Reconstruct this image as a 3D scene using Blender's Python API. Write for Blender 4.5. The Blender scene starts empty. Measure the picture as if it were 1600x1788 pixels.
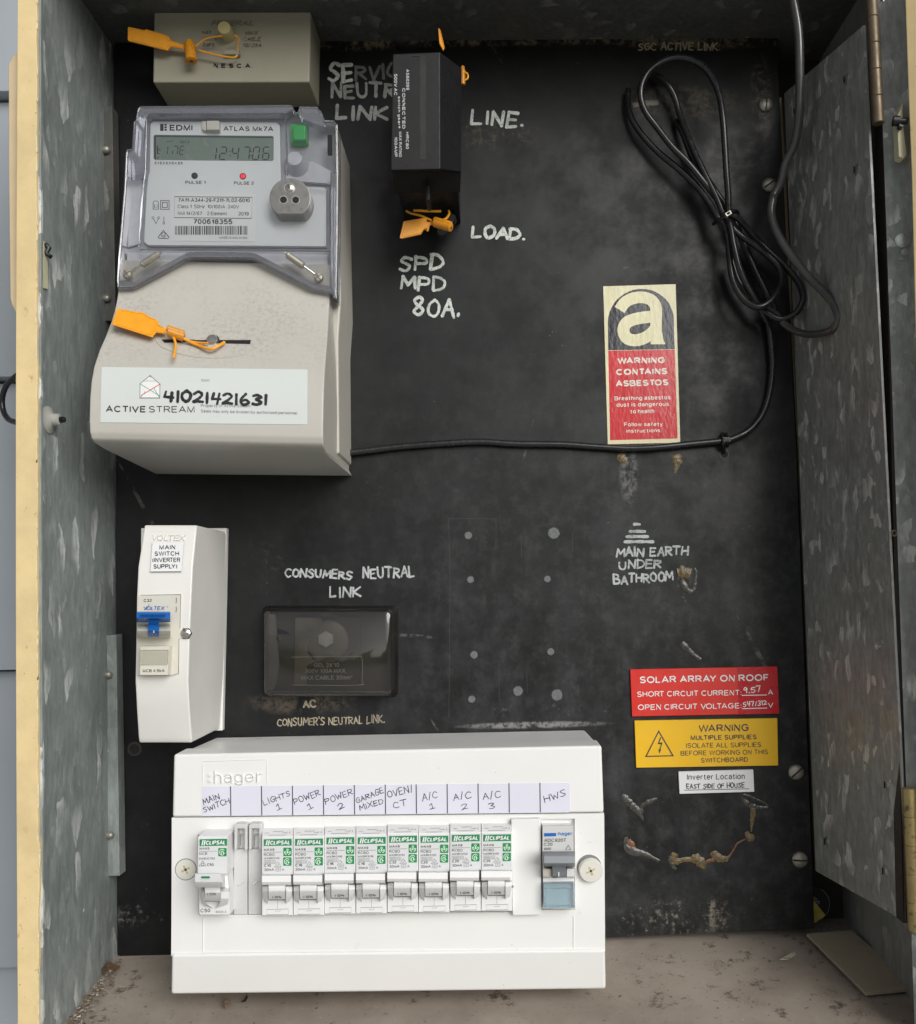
import bpy, bmesh, math, random
from mathutils import Vector, Matrix
random.seed(7)
SC = bpy.context.scene
COL = SC.collection
MM = 0.001
# ---------------------------------------------------------------- camera, sky, sun, exposure
W, H = 1600.0, 1788.0
FPX, PPX, PPY = 1600.0, 878.0, 990.0
CAM_Y = -592.0
_d = Vector((850-PPX, 1035-PPY, FPX)).normalized()
_u = Vector((-0.0175, -1.0, 0.0)); _u = (_u - _d*_u.dot(_d)).normalized()
_x = _d.cross(_u)
cam = bpy.data.cameras.new('camera'); camo = bpy.data.objects.new('camera', cam); COL.objects.link(camo)
cam.sensor_fit = 'HORIZONTAL'; cam.sensor_width = 36.0; cam.lens = 36.0*FPX/W
cam.shift_x = -(PPX-W/2)/W; cam.shift_y = (PPY-H/2)/W
cam.clip_start = 0.02; cam.clip_end = 200.0
# rows of camera axes in world coordinates
cx = Vector((_x.x, _d.x, _u.x)); cy = Vector((_x.y, _d.y, _u.y)); cz = Vector((_x.z, _d.z, _u.z))
camo.matrix_world = Matrix(((cx.x, -cy.x, -cz.x, 0), (cx.y, -cy.y, -cz.y, CAM_Y*MM), (cx.z, -cy.z, -cz.z, 0), (0, 0, 0, 1)))
SC.camera = camo

SUN_EL, SUN_AZ = 24.0, 30.0          # light from in front of the box, to the right of the viewer
sd = Vector((math.sin(math.radians(SUN_AZ))*math.cos(math.radians(SUN_EL)), -math.cos(math.radians(SUN_AZ))*math.cos(math.radians(SUN_EL)), math.sin(math.radians(SUN_EL))))
world = bpy.data.worlds.new('World'); SC.world = world; world.use_nodes = True
wn = world.node_tree; wn.nodes.clear()
def wnode(t, **k):
    n = wn.nodes.new(t)
    for a, v in k.items(): setattr(n, a, v)
    return n
wo = wnode('ShaderNodeOutputWorld'); wb = wnode('ShaderNodeBackground')
sky = wnode('ShaderNodeTexSky', sky_type='NISHITA', sun_disc=False)
sky.sun_elevation = math.radians(SUN_EL); sky.sun_rotation = math.radians(180-SUN_AZ)
sky.air_density = 1.0; sky.dust_density = 3.0; sky.ozone_density = 1.0
hs_ = wnode('ShaderNodeHueSaturation'); hs_.inputs['Saturation'].default_value = 0.30; hs_.inputs['Value'].default_value = 1.0
wn.links.new(sky.outputs[0], hs_.inputs['Color'])
wtc = wnode('ShaderNodeTexCoord'); wsep = wnode('ShaderNodeSeparateXYZ'); wn.links.new(wtc.outputs['Generated'], wsep.inputs[0])
# surroundings that light the open front: trees and shrubs up to a ragged skyline, pale paving below
wno = wnode('ShaderNodeTexNoise'); wno.inputs['Scale'].default_value = 7; wno.inputs['Detail'].default_value = 6; wn.links.new(wtc.outputs['Generated'], wno.inputs['Vector'])
def wmap(sock, a, b, c, d):
    m = wnode('ShaderNodeMapRange'); wn.links.new(sock, m.inputs[0])
    for q, v in zip((1, 2, 3, 4), (a, b, c, d)): m.inputs[q].default_value = v
    return m.outputs[0]
def wmix(f, a, b):
    m = wnode('ShaderNodeMix', data_type='RGBA'); wn.links.new(f, m.inputs[0])
    for q, v in ((6, a), (7, b)):
        if isinstance(v, tuple): m.inputs[q].default_value = (*v, 1)
        else: wn.links.new(v, m.inputs[q])
    return m.outputs[2]
veg = wmix(wmap(wno.outputs['Fac'], .35, .65, 0, 1), (.18, .24, .12), (1.6, 1.9, 1.0))
low = wmix(wmap(wsep.outputs[2], -.10, -.04, 0, 1), (3.6, 3.5, 3.35), veg)
wad = wnode('ShaderNodeMath', operation='MULTIPLY_ADD'); wn.links.new(wno.outputs['Fac'], wad.inputs[0]); wad.inputs[1].default_value = -.5; wn.links.new(wsep.outputs[2], wad.inputs[2])
col_ = wmix(wmap(wad.outputs[0], -.22, -.19, 0, 1), low, hs_.outputs[0])
wb.inputs['Strength'].default_value = 0.06
wn.links.new(col_, wb.inputs['Color']); wn.links.new(wb.outputs[0], wo.inputs['Surface'])
sl = bpy.data.lights.new('sun', 'SUN'); slo = bpy.data.objects.new('sun', sl); COL.objects.link(slo)
sl.energy = 1.5; sl.angle = math.radians(42); sl.color = (1.0, 0.992, 0.978)
slo.rotation_euler = sd.to_track_quat('Z', 'Y').to_euler(); slo.location = (0.5, -2, 1)
SC.view_settings.view_transform = 'Standard'; SC.view_settings.look = 'None'
SC.view_settings.exposure = 0.48; SC.view_settings.gamma = 1.0; SC.view_settings.use_curve_mapping = False

# ---------------------------------------------------------------- measuring helpers
def P(px, py, d):
    """point of the place seen at photo pixel (px, py), d mm in front of the switchboard face"""
    if callable(d): d = d(px, py)
    rx, ry, rz = px-PPX, py-PPY, FPX
    r = Vector((rx*cx.x+ry*cx.y+rz*cx.z, 0, 0))
    v = _x*0
    wx = rx*_x.x + ry*_x.y + rz*_x.z
    wy = rx*_d.x + ry*_d.y + rz*_d.z
    wz = rx*_u.x + ry*_u.y + rz*_u.z
    t = (-d - CAM_Y)/wy
    return Vector((wx*t*MM, -d*MM, wz*t*MM))
def WM(a, b, d):
    if callable(d): d = d(a, b)
    return Vector((a*MM, -d*MM, b*MM))
WM.up = 1
P.up = -1
def off(m, ox, oy, s=1.0):
    f = lambda a, b, d: m(ox+a*s, oy+b*s, d)
    f = _wrap(f, m.up); return f
class _wrap:
    def __init__(s, f, up): s.f = f; s.up = up
    def __call__(s, a, b, d): return s.f(a, b, d(a, b) if callable(d) else d)
def Zm(ox, oy, s):
    """mapper for coordinates read in an enlargement: photo pixel = o + v/s"""
    return _wrap(lambda a, b, d: P(ox+a/s, oy+b/s, d), -1)
def pxmm(d): return FPX/(-CAM_Y-d)

# ---------------------------------------------------------------- mesh builder
ORG = {}
class MB:
    def __init__(s): s.v = []; s.f = []; s.m = []; s.bev = False
    def raw(s, vs, fs, mi=0):
        o = len(s.v); s.v += [Vector(v) for v in vs]
        for f in fs: s.f.append([i+o for i in f]); s.m.append(mi)
    def solid(s, vs, fs, mi=0, bevel=0, seg=2, ang=25):
        bm = bmesh.new()
        bv = [bm.verts.new(v) for v in vs]
        for f in fs:
            try: bm.faces.new([bv[i] for i in f])
            except ValueError: pass
        bmesh.ops.recalc_face_normals(bm, faces=bm.faces)
        if bevel:
            es = [e for e in bm.edges if len(e.link_faces) == 2 and e.calc_face_angle(0) > math.radians(ang)]
            if es: bmesh.ops.bevel(bm, geom=es, offset=bevel*MM, offset_type='OFFSET', segments=seg, profile=0.5, affect='EDGES', clamp_overlap=True)
            s.bev = True
        bm.verts.index_update()
        s.raw([v.co.copy() for v in bm.verts], [[v.index for v in f.verts] for f in bm.faces], mi)
        bm.free()
    def prism(s, pts, m, d0, d1, mi=0, bevel=0, seg=2, back=None, ang=25):
        """outline given on its front face (depth d1), run straight back to depth d0"""
        fr = [m(a, b, d1) for a, b in pts]; n = len(fr)
        if back: bk = [m(a, b, d0) for a, b in back]
        else: bk = [Vector((p.x, -d0*MM if callable(d1) else p.y+(d1-d0)*MM, p.z)) for p in fr]
        fs = [list(range(n)), list(range(2*n-1, n-1, -1))] + [[i, (i+1) % n, n+(i+1) % n, n+i] for i in range(n)]
        s.solid(fr+bk, fs, mi, bevel, seg, ang)
    def box(s, a0, b0, a1, b1, m, d0, d1, mi=0, bevel=0, seg=2):
        s.prism([(a0, b0), (a1, b0), (a1, b1), (a0, b1)], m, d0, d1, mi, bevel, seg)
    def rings(s, rs, mi=0, bevel=0, seg=2, cap=True, ang=25, closed=False):
        n = len(rs[0]); vs = [p for r in rs for p in r]; fs = []
        R = len(rs)
        for k in range(R if closed else R-1):
            k2 = (k+1) % R
            for i in range(n):
                j = (i+1) % n
                fs.append([k*n+i, k*n+j, k2*n+j, k2*n+i])
        if cap and not closed: fs += [list(range(n)), [(R-1)*n+i for i in range(n)][::-1]]
        s.solid(vs, fs, mi, bevel, seg, ang)
    def tube(s, pts, r, mi=0, seg=8, closed=False, flat=1.0):
        pts = [Vector(p) for p in pts]; n = len(pts); rs = []
        up = Vector((0, -1, 0)); prev = None
        for i, p in enumerate(pts):
            a = pts[(i-1) % n] if closed or i > 0 else p
            b = pts[(i+1) % n] if closed or i < n-1 else p
            t = (b-a); t = t.normalized() if t.length > 1e-9 else Vector((1, 0, 0))
            if prev is None:
                nrm = up - t*up.dot(t)
                if nrm.length < 1e-3: nrm = Vector((1, 0, 0)) - t*t.x
            else: nrm = prev - t*prev.dot(t)
            nrm.normalize(); prev = nrm; bn = t.cross(nrm)
            rr = (r[i] if isinstance(r, (list, tuple)) else r)*MM
            rs.append([p + nrm*math.cos(q)*rr*flat + bn*math.sin(q)*rr for q in [2*math.pi*k/seg for k in range(seg)]])
        s.rings(rs, mi, closed=closed)
    def lathe(s, c, axis, prof, mi=0, seg=24, rot=0):
        """profile of (radius mm, height mm) turned round an axis through c"""
        axis = Vector(axis).normalized(); a = axis.orthogonal().normalized(); b = axis.cross(a)
        if abs(axis.y) > .9: a = Vector((1, 0, 0)); b = axis.cross(a)
        rs = [[c + axis*h*MM + (a*math.cos(q)+b*math.sin(q))*r*MM for q in [rot+2*math.pi*k/seg for k in range(seg)]] for r, h in prof]
        s.rings(rs, mi)
    def flat(s, pts, m, d, mi=0):
        s.raw([m(a, b, d) for a, b in pts], [list(range(len(pts)))], mi)
    def strip(s, pts, m, d, w, mi=0, closed=False):
        """thin printed line of width w (mapper units)"""
        n = len(pts); L = []; R = []
        for i, (a, b) in enumerate(pts):
            p = pts[(i-1) % n] if closed or i else pts[i]; q = pts[(i+1) % n] if closed or i < n-1 else pts[i]
            dx, dy = q[0]-p[0], q[1]-p[1]; l = math.hypot(dx, dy) or 1
            k = 1.0
            if 0 < i < n-1 or closed:
                e1 = Vector((a-p[0], b-p[1])); e2 = Vector((q[0]-a, q[1]-b))
                if e1.length and e2.length:
                    c = max(-1, min(1, e1.normalized().dot(e2.normalized()))); k = min(2.0, 1/max(.3, math.sqrt((1+c)/2)))
            nx, ny = -dy/l*w/2*k, dx/l*w/2*k
            L.append(m(a+nx, b+ny, d)); R.append(m(a-nx, b-ny, d))
        fs = [[i, (i+1) % n, n+(i+1) % n, n+i] for i in range(n if closed else n-1)]
        s.raw(L+R, fs, mi)
    def text(s, t, m, a0, b0, a1, b1, h, d, mi=0, bold=0, ital=0, emb=0):
        """printed sans lettering: strokes of even weight, cap height h, fitted between the two baseline points"""
        wt = (.145+bold*3.4)
        x = 0; lay = []; pk = ''
        for c in t:
            w_, pls = SANS.get(c, (.5, []))
            if c == ' ': x += .42; continue
            if pk+c in KERN: x -= .22
            pk = c
            for pl in pls: lay.append([(x+px_+py_*ital, py_) for px_, py_ in pl])
            x += w_+.20+wt*.75
        xs = [p[0] for pl in lay for p in pl]; xa, xb = min(xs)-wt/2, max(xs)+wt/2
        dx, dy = a1-a0, b1-b0; l = math.hypot(dx, dy); ux, uy = dx/l, dy/l; kx = l/max(.2, xb-xa)
        nx, ny = (uy, -ux) if m.up < 0 else (-uy, ux)
        hh = h*(1-wt)
        w = h*wt*(.5+.5*min(1.4, max(.6, kx/h)))
        for k, pl in enumerate(lay):
            q = [(a0+ux*(gx-xa)*kx+nx*(gy*hh+h*wt/2), b0+uy*(gx-xa)*kx+ny*(gy*hh+h*wt/2)) for gx, gy in pl]
            z = .003*(k % 8)
            if emb:
                s.ribbon(q, m, (lambda a, b: (d(a, b) if callable(d) else d)+z), w*1.25, 0, mi, emb)
            else:
                cl = len(q) > 6 and math.hypot(q[0][0]-q[-1][0], q[0][1]-q[-1][1]) < w*.2
                if cl: q = q[:-1]
                elif len(q) == 2 or True:
                    # square the open ends a little so strokes meet at corners
                    pass
                s.strip(q, m, (lambda a, b, z=z: (d(a, b) if callable(d) else d)+z), w, mi, cl)
    def hand(s, t, m, a0, b0, a1, b1, h, d, w, mi=0, wob=.05, seed=0):
        rnd = random.Random(seed*77+len(t)*13+ord(t[0]))
        tot = sum(adv(c) for c in t) - .25
        dx, dy = a1-a0, b1-b0; l = math.hypot(dx, dy); ux, uy = dx/l, dy/l
        nx, ny = (uy, -ux) if m.up < 0 else (-uy, ux)
        x = 0; k = 0
        for c in t:
            wd = adv(c)-.25
            sc = 1+rnd.uniform(-.1, .1); by = rnd.uniform(-.08, .08); sl = rnd.uniform(-.02, .14)
            for pl in STROKES.get(c, []):
                q = [(px_+rnd.uniform(-wob, wob), py_+rnd.uniform(-wob, wob)) for px_, py_ in pl]
                if c in SMOOTH and len(q) > 2: q = crom(q)
                pts = []
                for gx, gy in q:
                    gy2 = gy*sc+by; gx2 = x+(gx+sl*gy)*wd
                    pts.append((a0+ux*gx2/tot*l+nx*gy2*h, b0+uy*gx2/tot*l+ny*gy2*h))
                segs = [[pts[0]]]
                for i in range(1, len(pts)):
                    segs[-1].append(pts[i])
                    if i < len(pts)-1:
                        e1 = Vector(pts[i])-Vector(pts[i-1]); e2 = Vector(pts[i+1])-Vector(pts[i])
                        if e1.length and e2.length and e1.angle(e2, 0) > .75: segs.append([pts[i]])
                for sg in segs:
                    k += 1; s.ribbon(sg, m, d, w*rnd.uniform(.85, 1.12), .006*(k % 9), mi)
            x += adv(c)
    def ribbon(s, pts, m, d, w, lift=0, mi=0, hgt=0):
        # resample, add rounded ends
        P2 = [Vector(p) for p in pts]; dense = [P2[0]]
        for a, b in zip(P2, P2[1:]):
            n = max(1, int((b-a).length/(w*1.2)))
            dense += [a.lerp(b, (i+1)/n) for i in range(n)]
        n = len(dense)
        if n < 2:
            dense = [P2[0]-Vector((w*.2, 0)), P2[0]+Vector((w*.2, 0))]; n = 2
        t0 = (dense[0]-dense[1]).normalized(); t1 = (dense[-1]-dense[-2]).normalized()
        seq = [(dense[0]+t0*w*.5, .35), (dense[0]+t0*w*.3, .8)]+[(p, 1) for p in dense]+[(dense[-1]+t1*w*.3, .8), (dense[-1]+t1*w*.5, .35)]
        vs = []; N = len(seq)
        for i, (p, k) in enumerate(seq):
            a = seq[max(0, i-1)][0]; b = seq[min(N-1, i+1)][0]; t = (b-a).normalized() if (b-a).length else Vector((1, 0))
            nn = Vector((-t.y, t.x))*w*.5*k*(.82+.36*abs(math.sin(i*1.7+p.x*.9+p.y*.37)) if not hgt else 1)
            dd = (d(p.x, p.y) if callable(d) else d)+lift
            e0 = -.05 if hgt else .02
            vs += [m(p.x+nn.x, p.y+nn.y, dd+e0), m(p.x, p.y, dd+(hgt or .07)), m(p.x-nn.x, p.y-nn.y, dd+e0)]
        fs = []
        for i in range(N-1):
            for j in (0, 1): fs.append([i*3+j, i*3+j+1, i*3+j+4, i*3+j+3])
        s.raw(vs, fs, mi)
    def build(s, name, mats, parent=None, smooth=38):
        if not isinstance(mats, (list, tuple)): mats = [mats]
        me = bpy.data.meshes.new(name)
        org = Vector((0, 0, 0)); p = parent
        if p is not None:
            while p.parent: p = p.parent
            org = Vector(ORG.get(p.name, (0, 0, 0)))
        me.from_pydata([v-org for v in s.v], [], s.f)
        for q in mats: me.materials.append(q)
        me.polygons.foreach_set('material_index', s.m)
        me.polygons.foreach_set('use_smooth', [True]*len(s.f))
        me.update()
        me.set_sharp_from_angle(angle=math.radians(smooth))
        o = bpy.data.objects.new(name, me); COL.objects.link(o)
        if parent is not None: o.parent = parent
        if s.bev:
            wnm = o.modifiers.new('wn', 'WEIGHTED_NORMAL'); wnm.keep_sharp = True; wnm.weight = 80
        return o
def thing(name, label, cat, loc=(0, 0, 0), group=None):
    o = bpy.data.objects.new(name, None); COL.objects.link(o)
    o.empty_display_size = .01
    o.location = loc; ORG[o.name] = tuple(loc)
    return tag(o, label, cat, group)
def tag(o, label, cat, group=None, kind=None):
    o['label'] = label; o['category'] = cat
    if group: o['group'] = group
    if kind: o['kind'] = kind
    return o
def crom(q, n=5):
    out = []
    for i in range(len(q)-1):
        p0 = Vector(q[max(0, i-1)]); p1 = Vector(q[i]); p2 = Vector(q[i+1]); p3 = Vector(q[min(len(q)-1, i+2)])
        for k in range(n):
            t = k/n
            out.append(.5*((2*p1)+(p2-p0)*t+(2*p0-5*p1+4*p2-p3)*t*t+(3*p1-p0-3*p2+p3)*t**3))
    out.append(Vector(q[-1])); return [tuple(v) for v in out]
STROKES = {
 'A': [[(0, 0), (.5, 1), (1, 0)], [(.2, .38), (.82, .4)]], 'B': [[(0, 0), (.02, 1)], [(0, 1), (.7, .92), (.7, .6), (.05, .52)], [(.05, .52), (.85, .42), (.85, .08), (0, 0)]],
 'C': [[(.95, .85), (.5, 1), (.1, .7), (.05, .3), (.45, 0), (.95, .12)]], 'D': [[(0, 0), (.02, 1)], [(-.05, .98), (.55, .92), (.95, .55), (.7, .12), (0, 0)]],
 'E': [[(.9, 1), (0, 1), (0, 0), (.9, 0)], [(0, .5), (.75, .52)]], 'F': [[(.9, 1), (0, 1), (0, 0)], [(0, .5), (.7, .52)]],
 'G': [[(.95, .85), (.5, 1), (.05, .6), (.2, .05), (.65, 0), (.95, .2), (.93, .45)], [(.93, .45), (.5, .45)]],
 'H': [[(0, 0), (.03, 1)], [(.95, 0), (.97, 1)], [(0, .5), (.95, .52)]], 'I': [[(.5, 1), (.5, 0)]],
 'K': [[(0, 1), (0, 0)], [(.85, 1), (.05, .45), (.95, 0)]], 'L': [[(0, 1), (0, 0), (.85, .05)]],
 'M': [[(0, 0), (.1, 1), (.5, .3), (.9, 1), (1, 0)]], 'N': [[(0, 0), (.05, 1), (.88, 0), (.95, 1)]],
 'O': [[(.5, 1), (.08, .75), (.05, .25), (.45, 0), (.92, .2), (.95, .7), (.5, 1)]],
 'P': [[(0, 0), (.05, 1)], [(0, 1), (.8, .9), (.8, .55), (.05, .45)]], 'R': [[(0, 0), (.05, 1)], [(0, 1), (.8, .92), (.75, .58), (.05, .48)], [(.25, .5), (.95, 0)]],
 'S': [[(.9, .88), (.45, 1), (.1, .75), (.5, .5), (.88, .28), (.5, 0), (.02, .1)]], 'T': [[(0, 1), (1, .97)], [(.5, 1), (.45, 0)]],
 'U': [[(0, 1), (.05, .25), (.45, 0), (.85, .2), (.92, 1)]], 'V': [[(0, 1), (.45, 0), (.95, 1)]], 'W': [[(0, 1), (.22, 0), (.5, .7), (.75, 0), (1, 1)]],
 'X': [[(0, 0), (1, 1)], [(0, 1), (.95, 0)]],
 '0': [[(.5, 1), (.08, .7), (.1, .2), (.5, 0), (.92, .25), (.9, .75), (.5, 1)]], '1': [[(.45, 1), (.5, 0)]], 'i': [[(.05, .75), (.5, 1), (.5, 0)], [(.05, 0), (.95, 0)]],
 '2': [[(.05, .8), (.45, 1), (.85, .75), (.5, .35), (.02, 0), (.45, .05), (.95, .05)]], '3': [[(.05, .9), (.5, 1), (.85, .78), (.4, .52), (.9, .3), (.5, 0), (.02, .1)]],
 '4': [[(.15, 1), (.05, .45), (.9, .45)], [(.75, .95), (.7, 0)]], '5': [[(.9, 1), (.2, 1), (.12, .55), (.6, .6), (.9, .3), (.55, 0), (.05, .08)]],
 '6': [[(.6, 1), (.15, .6), (.05, .25), (.4, 0), (.85, .2), (.6, .5), (.1, .3)]], '7': [[(.05, 1), (.9, 1), (.4, 0)]], '8': [[(.5, .5), (.15, .78), (.5, 1), (.85, .78), (.5, .5), (.1, .22), (.5, 0), (.9, .22), (.5, .5)]],
 '9': [[(.85, .75), (.45, 1), (.1, .7), (.45, .5), (.85, .75), (.75, 0)]],
 '/': [[(.1, -.1), (.8, 1.1)]], '.': [[(.3, 0), (.5, .05)]], '-': [[(.3, .4), (.6, .42)]], "'": [[(.5, 1), (.4, .8)]], ' ': []}
SMOOTH = set('BCDGOPRSU0235689')
def adv(c): return {'I': .45, '1': .5, '.': .45, "'": .35, ' ': .7, 'M': 1.35, 'W': 1.4, '/': .75, '-': .55, 'L': 1.05, 'E': 1.05}.get(c, 1.15)
def arc(cx_, cy_, r, a0, a1, n=12, ry=None):
    return [(cx_+r*math.cos(math.radians(a0+(a1-a0)*i/n)), cy_+(ry or r)*math.sin(math.radians(a0+(a1-a0)*i/n))) for i in range(n+1)]
def rrect(a0, b0, a1, b1, r, n=4):
    out = []
    for (x, y, s) in ((a1-r, b0+r, -90), (a1-r, b1-r, 0), (a0+r, b1-r, 90), (a0+r, b0+r, 180)): out += arc(x, y, r, s, s+90, n)
    return out
def smooth3(pts, n=6):
    out = []
    for i in range(len(pts)-1):
        p0, p1, p2, p3 = (Vector(pts[max(0, i-1)]), Vector(pts[i]), Vector(pts[i+1]), Vector(pts[min(len(pts)-1, i+2)]))
        for k in range(n):
            t = k/n
            out.append(.5*((2*p1)+(p2-p0)*t+(2*p0-5*p1+4*p2-p3)*t*t+(3*p1-p0-3*p2+p3)*t**3))
    out.append(Vector(pts[-1])); return out
def _a(cx_, cy_, rx, ry, t0, t1, n=None):
    n = n or max(4, int(abs(t1-t0)/22))
    return [(cx_+rx*math.cos(math.radians(t0+(t1-t0)*i/n)), cy_+ry*math.sin(math.radians(t0+(t1-t0)*i/n))) for i in range(n+1)]
KERN = {'WA', 'AW', 'AV', 'VA', 'LT', 'TA', 'AT', 'LV', 'LY', 'PA', 'RT', 'TO', 'RY', 'KT', 'OV', 'VO', 'AY'}
SANS = {
 'A': (.92, [[(0, 0), (.46, 1), (.92, 0)], [(.16, .33), (.76, .33)]]), 'B': (.78, [[(0, 0), (0, 1), (.42, 1)]+_a(.44, .76, .26, .24, 90, -90)+[(0, .52)], [(.44, .52)]+_a(.46, .26, .32, .26, 90, -90)+[(0, 0)]]),
 'C': (.9, [_a(.47, .5, .47, .5, 42, 318)]), 'D': (.84, [[(0, 0), (0, 1), (.34, 1)]+_a(.36, .5, .48, .5, 90, -90)+[(0, 0)]]), 'E': (.72, [[(.70, 1), (0, 1), (0, 0), (.72, 0)], [(0, .52), (.64, .52)]]),
 'F': (.66, [[(.66, 1), (0, 1), (0, 0)], [(0, .5), (.56, .5)]]), 'G': (.96, [_a(.48, .5, .48, .5, 42, 325)+[(.93, .45), (.52, .45)]]), 'H': (.78, [[(0, 0), (0, 1)], [(.78, 0), (.78, 1)], [(0, .52), (.78, .52)]]), 'I': (0, [[(0, 0), (0, 1)]]),
 'J': (.5, [[(.5, 1), (.5, .25)]+_a(.25, .25, .25, .25, 0, -170)]), 'K': (.8, [[(0, 0), (0, 1)], [(.76, 1), (0, .32)], [(.27, .56), (.8, 0)]]), 'L': (.6, [[(0, 1), (0, 0), (.6, 0)]]), 'M': (.92, [[(0, 0), (0, 1), (.46, .02), (.92, 1), (.92, 0)]]), 'N': (.76, [[(0, 0), (0, 1), (.76, 0), (.76, 1)]]),
 'O': (1.0, [_a(.5, .5, .5, .5, 0, 360)]), 'P': (.74, [[(0, 0), (0, 1), (.42, 1)]+_a(.44, .74, .29, .26, 90, -90)+[(0, .48)]]), 'Q': (1.0, [_a(.5, .5, .5, .5, 0, 360), [(.6, .25), (.98, -.05)]]), 'R': (.8, [[(0, 0), (0, 1), (.45, 1)]+_a(.46, .75, .29, .25, 90, -90)+[(0, .5)], [(.42, .5), (.8, 0)]]),
 'S': (.76, [_a(.38, .75, .34, .25, 22, 270)+_a(.38, .25, .37, .25, 90, -158)[1:]]), 'T': (.78, [[(0, 1), (.78, 1)], [(.39, 1), (.39, 0)]]), 'U': (.76, [[(0, 1), (0, .36)]+_a(.38, .36, .38, .36, 180, 360)+[(.76, 1)]]), 'V': (.9, [[(0, 1), (.45, 0), (.9, 1)]]), 'W': (1.28, [[(0, 1), (.32, 0), (.64, 1), (.96, 0), (1.28, 1)]]), 'X': (.85, [[(0, 0), (.85, 1)], [(0, 1), (.85, 0)]]), 'Y': (.86, [[(0, 1), (.43, .46), (.86, 1)], [(.43, .46), (.43, 0)]]), 'Z': (.74, [[(.03, 1), (.72, 1), (0, 0), (.74, 0)]]),
 '0': (.64, [_a(.32, .5, .32, .5, 0, 360)]), '1': (.34, [[(.02, .76), (.30, 1), (.30, 0)]]), '2': (.64, [_a(.32, .7, .31, .3, 168, -32)+[(.0, 0), (.64, 0)]]), '3': (.64, [_a(.31, .76, .28, .24, 155, -90), _a(.31, .26, .33, .26, 90, -158)]), '4': (.68, [[(.5, 0), (.5, 1), (0, .28), (.68, .28)]]), '5': (.64, [[(.58, 1), (.12, 1), (.05, .5)]+_a(.31, .33, .33, .33, 128, -155)]), '6': (.64, [_a(.32, .32, .32, .32, 0, 360), _a(.36, .6, .36, .4, 48, 180)+[(0, .32)]]), '7': (.62, [[(0, 1), (.62, 1), (.2, 0)]]), '8': (.64, [_a(.32, .76, .27, .24, 0, 360), _a(.32, .26, .32, .26, 0, 360)]), '9': (.64, [_a(.32, .68, .32, .32, 0, 360), [(.64, .68)]+_a(.28, .4, .36, .4, 0, -132)]),
 'a': (.55, [_a(.28, .48, .25, .24, 155, 0)+[(.53, 0)], [(.53, .42)]+_a(.22, .21, .22, .21, 90, 270)+[(.42, .04), (.53, .18)]]), 'b': (.6, [[(0, 1), (0, 0)], _a(.3, .36, .3, .36, 0, 360)]), 'c': (.56, [_a(.3, .36, .3, .36, 45, 315)]), 'd': (.6, [[(.6, 1), (.6, 0)], _a(.3, .36, .3, .36, 0, 360)]), 'e': (.6, [[(.02, .37), (.59, .37)]+_a(.3, .36, .3, .36, 5, 315)]), 'f': (.36, [[(.36, 1), (.25, .98), (.17, .88), (.17, 0)], [(0, .7), (.34, .7)]]), 'g': (.58, [_a(.29, .36, .29, .36, 0, 360), [(.58, .72), (.58, -.06)]+_a(.3, -.06, .28, .22, 0, -150)]),
 'h': (.54, [[(0, 1), (0, 0)], _a(.27, .42, .27, .30, 180, 0)+[(.54, 0)]]), 'i': (0, [[(0, .72), (0, 0)], [(0, .88), (0, 1)]]), 'k': (.5, [[(0, 1), (0, 0)], [(.5, .72), (0, .25)], [(.18, .42), (.52, 0)]]), 'l': (0, [[(0, 1), (0, 0)]]), 'm': (.86, [[(0, .72), (0, 0)], _a(.215, .46, .215, .26, 180, 0)+[(.43, 0)], _a(.645, .46, .215, .26, 180, 0)+[(.86, 0)]]), 'n': (.52, [[(0, .72), (0, 0)], _a(.26, .44, .26, .28, 180, 0)+[(.52, 0)]]), 'o': (.62, [_a(.31, .36, .31, .36, 0, 360)]),
 'p': (.6, [[(0, .72), (0, -.28)], _a(.3, .36, .3, .36, 0, 360)]), 'r': (.34, [[(0, .72), (0, 0)], _a(.28, .4, .28, .32, 180, 80)]), 's': (.5, [_a(.25, .54, .22, .18, 25, 270)+_a(.25, .18, .25, .18, 90, -155)[1:]]), 't': (.36, [[(.16, .92), (.16, .14), (.22, .02), (.36, 0)], [(0, .7), (.34, .7)]]), 'u': (.52, [[(0, .72), (0, .28)]+_a(.26, .28, .26, .28, 180, 360)+[(.52, .72)], [(.52, .3), (.52, 0)]]), 'v': (.54, [[(0, .72), (.27, 0), (.54, .72)]]), 'w': (.8, [[(0, .72), (.2, 0), (.4, .72), (.6, 0), (.8, .72)]]), 'y': (.54, [[(0, .72), (.27, 0)], [(.54, .72), (.2, -.24), (.05, -.28)]]), 'z': (.5, [[(0, .72), (.5, .72), (0, 0), (.5, 0)]]),
 '.': (.04, [[(.02, 0), (.02, .1)]]), ':': (.04, [[(.02, .04), (.02, .16)], [(.02, .56), (.02, .68)]]), '-': (.3, [[(0, .38), (.3, .38)]]), '/': (.34, [[(0, 0), (.34, 1)]]), '(': (.22, [_a(.5, .42, .48, .62, 130, 230)]), ')': (.22, [_a(-.28, .42, .48, .62, 50, -50)]), '®': (.5, [_a(.25, .6, .25, .3, 0, 360), [(.18, .45), (.18, .75), (.33, .68), (.2, .6), (.34, .45)]]), '²': (.3, [[(0, .9), (.15, 1), (.3, .9), (0, .6), (.3, .6)]])}
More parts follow.
